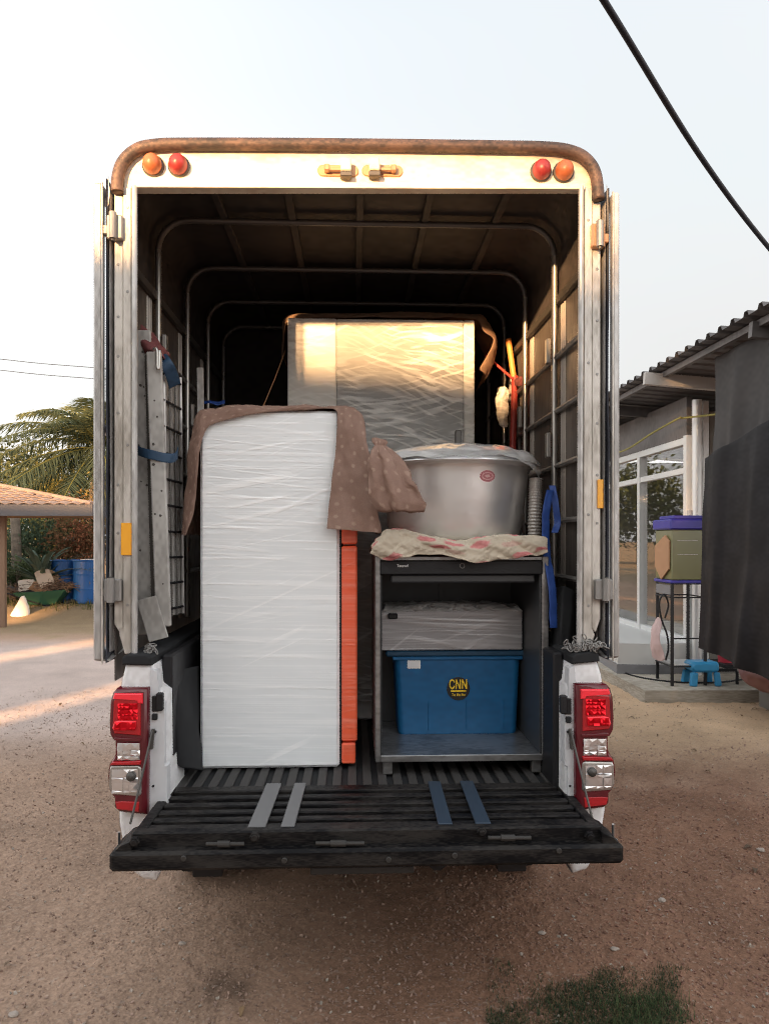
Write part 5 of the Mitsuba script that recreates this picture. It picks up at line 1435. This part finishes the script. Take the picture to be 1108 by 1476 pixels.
shrub('dark_shrub', 'dark green shrub in the garden below the tiled roof', 42, 19.6, 2.3, (0.75, 0.6, 1.1), 21, (0.08, 0.115, 0.075), (0.13, 0.17, 0.10), 0.11)
shrub('dark_shrub', 'deep green shrub behind the spiky agave', 70, 20.4, 2.2, (0.9, 0.6, 1.05), 22, (0.08, 0.115, 0.07), (0.13, 0.16, 0.09), 0.11)
shrub('croton_shrub', 'orange and red leaved shrub above the blue barrels', 108, 19.4, 2.3, (0.6, 0.5, 0.85), 23, (0.30, 0.12, 0.07), (0.12, 0.12, 0.06), 0.10)
shrub('croton_shrub', 'brownish yellow shrub hard against the truck door edge', 128, 20.8, 2.6, (0.7, 0.6, 1.2), 24, (0.20, 0.13, 0.05), (0.16, 0.14, 0.05), 0.10)
shrub('small_shrub', 'small bright green bush beside the house post', 24, 17.8, 0.95, (0.35, 0.3, 0.42), 25, (0.09, 0.13, 0.06), (0.15, 0.19, 0.10), 0.08, 20, 60)
x = at(22, 0, 19)[0]
solo('tree_trunk', tube(smooth_path([[x, 19, 0.1], [x + 0.03, 19, 1.2], [x - 0.02, 19, 2.6]], 10), np.linspace(0.13, 0.10, 21) + 0.008 * (np.arange(21) % 2), 12), 'm_bark', 'ringed brown palm trunk right of the house post', 'tree trunk', smooth=True)


def agave(px, Y, z0, n, L, seed, label):
    r = np.random.default_rng(seed)
    x = at(px, 0, Y)[0]
    k = thing('agave', label, 'agave')
    for i in range(n):
        az = 2.39996 * i
        el = math.radians(r.uniform(20, 80))
        d = np.array([math.cos(az) * math.cos(el), math.sin(az) * math.cos(el), math.sin(el)])
        hd_ = np.array([math.cos(az), math.sin(az), 0])
        s = np.cross(d, [0, 0, 1.0])
        s /= np.linalg.norm(s)
        t = np.linspace(0, 1, 9)
        Ln = L * r.uniform(0.75, 1.1)
        m_ = np.array([x, Y, z0]) + d * Ln * t[:, None] + hd_ * (0.2 * Ln * t ** 2)[:, None] - np.array([0, 0, 1]) * (0.35 * Ln * t ** 2.3)[:, None]
        w = 0.055 * np.interp(t, [0, 0.35, 0.8, 1], [0.8, 1, 0.55, 0.03])
        g = np.stack([m_ - s * w[:, None], m_ - np.cross(s, d) * 0.018 * (1 - t)[:, None], m_ + s * w[:, None]], 1)
        sh = sheet(g, 0.006)
        tone = r.uniform(0.8, 1.2)
        part(k, 'leaf', sh, 'm_leaf', color=np.tile(np.array([[0.17, 0.22, 0.17]]) * tone, (len(sh.vertices), 1)))


agave(60, 17.3, 0.75, 34, 1.3, 3, 'spiky grey green agave standing left of the blue barrels')
for i, (px, Y, lab) in enumerate(((94, 17.6, 'blue plastic barrel nearer the agave, left of the pair'), (126, 17.3, 'blue plastic barrel closer to the truck, right of the pair'))):
    x = at(px, 0, Y)[0]
    z = float(gz(x, Y))
    R = 0.30
    K = thing('blue_barrel', lab, 'barrel')
    part(K, 'drum', lathe([(0, z), (R * 0.95, z), (R, z + 0.03), (R, z + 0.30), (R + 0.012, z + 0.32), (R, z + 0.34), (R, z + 0.62), (R + 0.012, z + 0.64), (R, z + 0.66), (R * 0.99, z + 0.93), (R * 0.99, z + 0.94), (R * 0.94, z + 0.94), (R * 0.93, z + 0.5), (0, z + 0.5)], 40, (x, Y, 0)), 'm_barrel', 35)
    part(K, 'rim_ring', tube(np.array([[x + R * math.cos(t), Y + R * math.sin(t), z + 0.935] for t in np.linspace(0, 2 * np.pi, 41)]), 0.016, 8, False), 'm_barrel', True)
x = at(122, 0, 16.8)[0]
solo('white_tray', box(x - 0.2, x + 0.1, 17.1, 17.35, 0.28 + 0.956, 0.28 + 0.975), 'm_label_white', 'white tray lying on top of the right blue barrel', 'tray')

# wheelbarrow heaped with rubbish
wc = gnd(62, 889)
wx, wy = wc[0], wc[1]
K = thing('wheelbarrow', 'old green wheelbarrow heaped with cardboard and dry twigs beside the blue barrels', 'wheelbarrow')
rim_z, bot_z = 0.56, 0.28
rimr = np.array([[-0.52, -0.30], [0.10, -0.33], [0.55, -0.24], [0.55, 0.24], [0.10, 0.33], [-0.52, 0.30]])
botr = np.array([[-0.26, -0.2], [0.05, -0.22], [0.30, -0.16], [0.30, 0.16], [0.05, 0.22], [-0.26, 0.2]])
v = np.vstack([np.column_stack([botr, [bot_z] * 6]), np.column_stack([rimr, [rim_z - 0.03, rim_z, rim_z + 0.03, rim_z + 0.03, rim_z, rim_z - 0.03]])])
inn = v.copy()
inn[:, :2] *= 0.97
inn[:, 2] += 0.012
v = np.vstack([v, inn]) + [wx, wy, 0]
f = []
for j in range(6):
    k_ = (j + 1) % 6
    f += [[j, k_, 6 + k_], [j, 6 + k_, 6 + j], [12 + j, 18 + k_, 12 + k_], [12 + j, 18 + j, 18 + k_], [6 + j, 6 + k_, 18 + k_], [6 + j, 18 + k_, 18 + j]]
f += [[0, 2, 1], [0, 3, 2], [0, 4, 3], [0, 5, 4], [12, 13, 14], [12, 14, 15], [12, 15, 16], [12, 16, 17]]
part(K, 'tray', tm(v, f), 'm_barrow_green')
for s in (-1, 1):
    part(K, 'handle', tube(smooth_path([[wx + 0.62, wy + s * 0.05, 0.2], [wx + 0.1, wy + s * 0.2, 0.27], [wx - 0.55, wy + s * 0.27, 0.5], [wx - 0.85, wy + s * 0.29, 0.56]], 6), 0.018, 8), 'm_black', True)
    part(K, 'leg', tube([[wx - 0.25, wy + s * 0.2, 0.3], [wx - 0.3, wy + s * 0.24, 0.0]], 0.018, 8), 'm_black', True)
WH = part(K, 'wheel', tube(np.array([[wx + 0.62 + 0.15 * math.cos(t), wy, 0.19 + 0.15 * math.sin(t)] for t in np.linspace(0, 2 * np.pi, 25)]), 0.04, 10, False), 'm_rubber', True)
part(WH, 'hub', tube([[wx + 0.62, wy - 0.06, 0.19], [wx + 0.62, wy + 0.06, 0.19]], 0.10, 12), 'm_dark_metal', 30)


def flap(name, label, c, w, h, rot, mat, cat_, seed):
    g = refine([[[-w / 2, 0, 0], [0, 0.02, 0.02], [w / 2, 0, 0]], [[-w / 2, 0.03, h / 2], [0, 0.06, h / 2], [w / 2, 0.02, h / 2]], [[-w / 2 * 0.9, 0.0, h], [0, 0.02, h * 1.05], [w / 2, 0.04, h * 0.9]]], 14, 14)
    R = trimesh.transformations.euler_matrix(*rot)[:3, :3]
    g = rumple(g, 0.03, (8, 8, 8), seed) * 1.3 @ R.T + np.asarray(c) + [0, 0, 0.03]
    return solo(name, sheet(g, 0.008), mat, label, cat_, smooth=True)


flap('cardboard', 'folded tan cardboard piece standing on top of the wheelbarrow load', [wx + 0.02, wy - 0.05, 0.60], 0.30, 0.34, (-0.5, 0.3, 0.1), 'm_cardboard', 'cardboard', 1)
flap('cardboard', 'pale curved cardboard piece at the peak of the wheelbarrow load', [wx + 0.16, wy - 0.12, 0.64], 0.24, 0.30, (-0.3, -0.4, 0.4), 'm_cardboard_pale', 'cardboard', 2)
flap('cardboard', 'yellowish cardboard flap lying at the front of the wheelbarrow load', [wx - 0.08, wy - 0.2, 0.55], 0.34, 0.20, (-0.9, 0.1, -0.2), 'm_driftwood', 'cardboard', 3)
flap('plastic_bag', 'crumpled white plastic bag at the left of the wheelbarrow load', [wx - 0.30, wy - 0.1, 0.56], 0.26, 0.2, (-0.5, -0.2, 0.3), 'm_sack', 'bag', 4)
flap('cardboard', 'dark flat board sticking out at the left of the wheelbarrow load', [wx - 0.5, wy - 0.1, 0.55], 0.5, 0.16, (-1.3, 0.15, 0.0), 'm_fascia', 'cardboard', 5)
rr = np.random.default_rng(5)
tw = []
for i in range(150):
    c = np.array([wx + 0.35 + rr.normal() * 0.2, wy + rr.normal() * 0.14, 0.62 + abs(rr.normal()) * 0.07])
    d = rr.normal(size=3) * [0.16, 0.1, 0.06]
    tw.append(tube(smooth_path([c - d, c + rr.normal(size=3) * 0.02, c + d], 3), 0.006, 4))
for i in range(40):
    c = np.array([wx - 0.62 + rr.normal() * 0.12, wy + rr.normal() * 0.1, 0.52 + rr.normal() * 0.05])
    d = rr.normal(size=3) * [0.14, 0.1, 0.1]
    tw.append(tube(smooth_path([c - d, c + d], 3), 0.006, 4))
k = uniq('dry_twigs')
scene[k] = mikit.ply(cat(tw), 'm_wood')
labels[k] = {'label': 'reddish brown dry twigs heaped over the wheelbarrow', 'category': 'twigs', 'kind': 'stuff'}
# white sack in the sun
sc_ = gnd(28, 894)
g = []
M = 28
th = np.arange(M) * 2 * np.pi / M
rows = []
for z, w in ((0.0, 0.30), (0.06, 0.32), (0.16, 0.28), (0.28, 0.20), (0.38, 0.14), (0.46, 0.11), (0.50, 0.06), (0.505, 0.0)):
    rows.append(np.stack([sc_[0] + 0.08 * z / 0.5 + w * 0.62 * np.cos(th), sc_[1] + w * 0.5 * np.sin(th), z + 0 * th], 1))
rows = np.array(rows)
rows += (meshkit.fbm(rows * 9, 3, 4)[..., None] - 0.5) * 0.07
f = []
for i in range(len(rows) - 1):
    for j in range(M):
        k_ = (j + 1) % M
        f += [[i * M + j, i * M + k_, (i + 1) * M + k_], [i * M + j, (i + 1) * M + k_, (i + 1) * M + j]]
solo('sack', tm(rows.reshape(-1, 3), f), 'm_sack', 'slumped white sack in sunlight below the wheelbarrow handles', 'sack', smooth=True)
p = gnd(29, 893) + [0, -0.19, 0.08]
solo('red_wrapper', box(p[0] - 0.09, p[0] + 0.09, p[1] - 0.03, p[1] + 0.0, 0.02, 0.10, 0.012), 'm_lens_bright', 'red wrapper lying against the foot of the white sack', 'wrapper')

# grass
r = np.random.default_rng(3)
N = 1500
u_, v_ = r.uniform(0, 1, N), r.uniform(0, 1, N)
px_ = 6 + 130 * u_
py_ = 872 + 20 * r.beta(2, 2, N)
b = np.array([gnd(a, c, 0.02) for a, c in zip(px_, py_)])
keep = b[:, 1] < 24
b = b[keep]
b[:, 2] = gz(b[:, 0], b[:, 1])
m, c = blades(len(b), r, b, 0.17, 0.022, 0.8, np.array([0.16, 0.16, 0.07]) * r.uniform(0.6, 1.3, (len(b), 1)))
scene['verge_grass'] = mikit.ply(m, 'm_leaf', color=c)
labels['verge_grass'] = {'label': 'thin dry grass growing along the far edge of the yard by the wheelbarrow', 'category': 'grass', 'kind': 'stuff'}
for px, py, n_, h_, lab in ((72, 886, 120, 0.40, 'light green weed tuft growing in front of the wheelbarrow'), (47, 885, 70, 0.26, 'low green weed tuft by the wheelbarrow leg'), (112, 872, 70, 0.3, 'weed tuft at the foot of the blue barrels')):
    o = gnd(px, py, 0.02)
    b = o + np.column_stack([r.normal(size=n_) * 0.11, r.normal(size=n_) * 0.1, np.zeros(n_)])
    b[:, 2] = gz(b[:, 0], b[:, 1])
    m, c = blades(n_, r, b, h_, 0.03, 0.8, np.array([0.16, 0.21, 0.07]) * r.uniform(0.6, 1.3, (n_, 1)))
    solo('weed', m, 'm_leaf', lab, 'weed', color=c)
N = 30000
px_ = r.uniform(700, 1010, N)
py_ = r.uniform(1392, 1530, N)
dens = meshkit.fbm(np.stack([px_ / 60, py_ / 60, px_ * 0], 1), 3, 3)
keep = r.random(N) < 0.6 * np.clip((dens + 0.62 * np.clip(1 - np.hypot((px_ - 845) / 165, (py_ - 1490) / 105), -1, 1) - 0.45) / 0.40, 0, 1) ** 1.5
b = np.array([gnd(a, c) for a, c in zip(px_[keep], py_[keep])])
b[:, 2] = ground_z(b[:, 0], b[:, 1]) - 0.002
tint = np.where(r.random((len(b), 1)) < 0.18, np.array([[0.20, 0.16, 0.09]]), np.array([[0.052, 0.078, 0.045]]))
m, c = blades(len(b), r, b, 0.026, 0.0032, 1.2, tint * r.uniform(0.6, 1.4, (len(b), 1)))
ex = np.array([gnd(a_, b_) for a_, b_ in zip(r.normal(925, 38, 900), r.uniform(1440, 1530, 900))])
ex[:, 2] = ground_z(ex[:, 0], ex[:, 1]) - 0.002
m2, c2 = blades(len(ex), r, ex, 0.055, 0.0032, 0.9, np.array([[0.09, 0.125, 0.06]]) * r.uniform(0.5, 1.3, (len(ex), 1)))
m, c = cat([m, m2]), np.vstack([c, c2])
scene['grass'] = mikit.ply(m, 'm_leaf', color=c)
labels['grass'] = {'label': 'dark green grass patch on the dirt at the lower right', 'category': 'grass', 'kind': 'stuff'}
# leaf litter
nl = 90
lx, ly = r.uniform(-3.2, 4.2, nl), r.uniform(2.6, 8.5, nl)
lp = np.stack([lx, ly, ground_z(lx, ly) + 0.006], 1)
am = r.uniform(0, 2 * np.pi, nl)
lv = []
for i in range(nl):
    if abs(lx[i] - 0.05) < 1.1 and ly[i] > 3.2:
        continue
    t_ = np.linspace(0, 1, 5)
    ll_ = r.uniform(0.025, 0.07)
    d_ = np.array([math.cos(am[i]), math.sin(am[i]), 0])
    s_ = np.array([-math.sin(am[i]), math.cos(am[i]), 0])
    w_ = ll_ * 0.22 * np.sin(np.pi * np.clip(t_, 0.04, 0.97))
    c_ = lp[i] + d_ * (ll_ * t_)[:, None] + np.array([0, 0, 1]) * (0.012 * np.sin(np.pi * t_ * r.uniform(0.6, 1.4)))[:, None]
    lv.append(sheet(np.stack([c_ - s_ * w_[:, None], c_ + s_ * w_[:, None] + [0, 0, 0.004]], 1), 0.0012))
scene['leaf_litter'] = mikit.ply(cat(lv), 'm_litter')
labels['leaf_litter'] = {'label': 'small dry leaves scattered over the dirt', 'category': 'leaves', 'kind': 'stuff'}
# a few larger stones
for i, (px, py, s, lab) in enumerate(((1097, 1227, 0.017, 'flat pale stone at the right edge of the gravel'), (954, 1298, 0.015, 'pale stone in the reddish gravel right of the bumper'), (885, 1368, 0.012, 'small pale stone above the grass patch'), (781, 1348, 0.011, 'little white stone in the shade left of the grass patch'), (262, 1363, 0.012, 'small tan stone on the dirt left of the dark stains'), (20, 1462, 0.015, 'pale pebble at the lower left corner'))):
    p = gnd(px, py)
    s_ = trimesh.creation.icosphere(2, s)
    s_.vertices *= [1.3, 1.0, 0.55]
    s_.vertices *= (0.45 + 1.1 * meshkit.fbm(s_.vertices * 70 + i * 7, 2, i))[:, None]
    solo('stone', s_.apply_translation([p[0], p[1], float(ground_z(p[0], p[1])[0]) + 0.004]), 'm_stone', lab, 'stone', smooth=25)

# ------------------------------------------------------------------ unseen houses behind the photographer, shaped to keep low sun off the yard
NH = 4.10
hdir, ldir = np.array([math.sin(SUN_AZ), math.cos(SUN_AZ), 0]), np.array([math.cos(SUN_AZ), -math.sin(SUN_AZ), 0])
for i, (la, lb, h) in enumerate(((-12.62, -9.42, 4.85), (-8.86, -6.24, NH), (-5.86, -0.26, NH), (-0.25, 9.0, 6.4))):  # heights and gaps set for sun: first shades the fascia, last the workshop
    k = thing('neighbour_house', ('plain house behind the camera, farthest left', 'plain house behind the camera, second from the left', 'long low house behind the camera', 'taller unseen house added to block the sun, behind the camera on the right')[i], 'house')
    R4 = np.eye(4)
    R4[:3, 0], R4[:3, 1] = ldir, hdir
    part(k, 'wall', box(la, lb, -14.0, -8.0, -0.1, h - 0.15).apply_transform(R4), 'm_plaster')
    part(k, 'roof', box(la - 0.02, lb + 0.004, -14.1, -7.9, h - 0.149, h).apply_transform(R4), 'm_tile_roof')
KH = 'neighbour_house_002'
part(KH, 'upper_roof', box(-5.8, -0.3, -9.2, -8.05, 4.68, 7.2).apply_transform(R4), 'm_tile_roof')  # added canopy on posts, leaves only a slot for the low sun
for l_ in (-5.7, -3.2, -0.5):
    part(KH, 'roof_post', box(l_, l_ + 0.08, -9.1, -9.0, NH + 0.001, 4.679).apply_transform(R4), 'm_beam')
k = thing('carport', 'open carport that blocks the sun, unseen behind the camera at the far left', 'carport')  # invented sun blocker; light passes only below its deep roof
part(k, 'roof', box(-19.0, -12.66, -9.6, -8.0, 3.12, 4.85).apply_transform(R4), 'm_tile_roof')
part(k, 'post', box(-18.9, -18.7, -8.3, -8.1, -0.1, 3.119).apply_transform(R4), 'm_beam')
part(k, 'post', box(-15.9, -15.7, -8.3, -8.1, -0.1, 3.119).apply_transform(R4), 'm_beam')

GROUPS = {'stone': 'loose stones on the dirt', 'strap': 'lashing straps in the cargo box', 'cardboard': 'cardboard pieces in the wheelbarrow', 'chain': 'steel chains on the bed rails', 'loading_board': 'grey loading boards on the left', 'blue_barrel': 'blue barrels in the garden',
          'power_line': 'thin power lines at the far left', 'neighbour_house': 'houses behind the camera', 'weed': 'weed tufts by the wheelbarrow', 'broadleaf_tree': 'broadleaf trees in the background', 'dark_shrub': 'dark green garden shrubs', 'croton_shrub': 'coloured garden shrubs', 'red_rag': 'red rags in the cargo box'}
for k in list(labels):
    b_ = k[:-4] if k[-4:-3] == '_' and k[-3:].isdigit() else k
    if b_ in GROUPS and '__' not in k:
        labels[k]['group'] = GROUPS[b_]
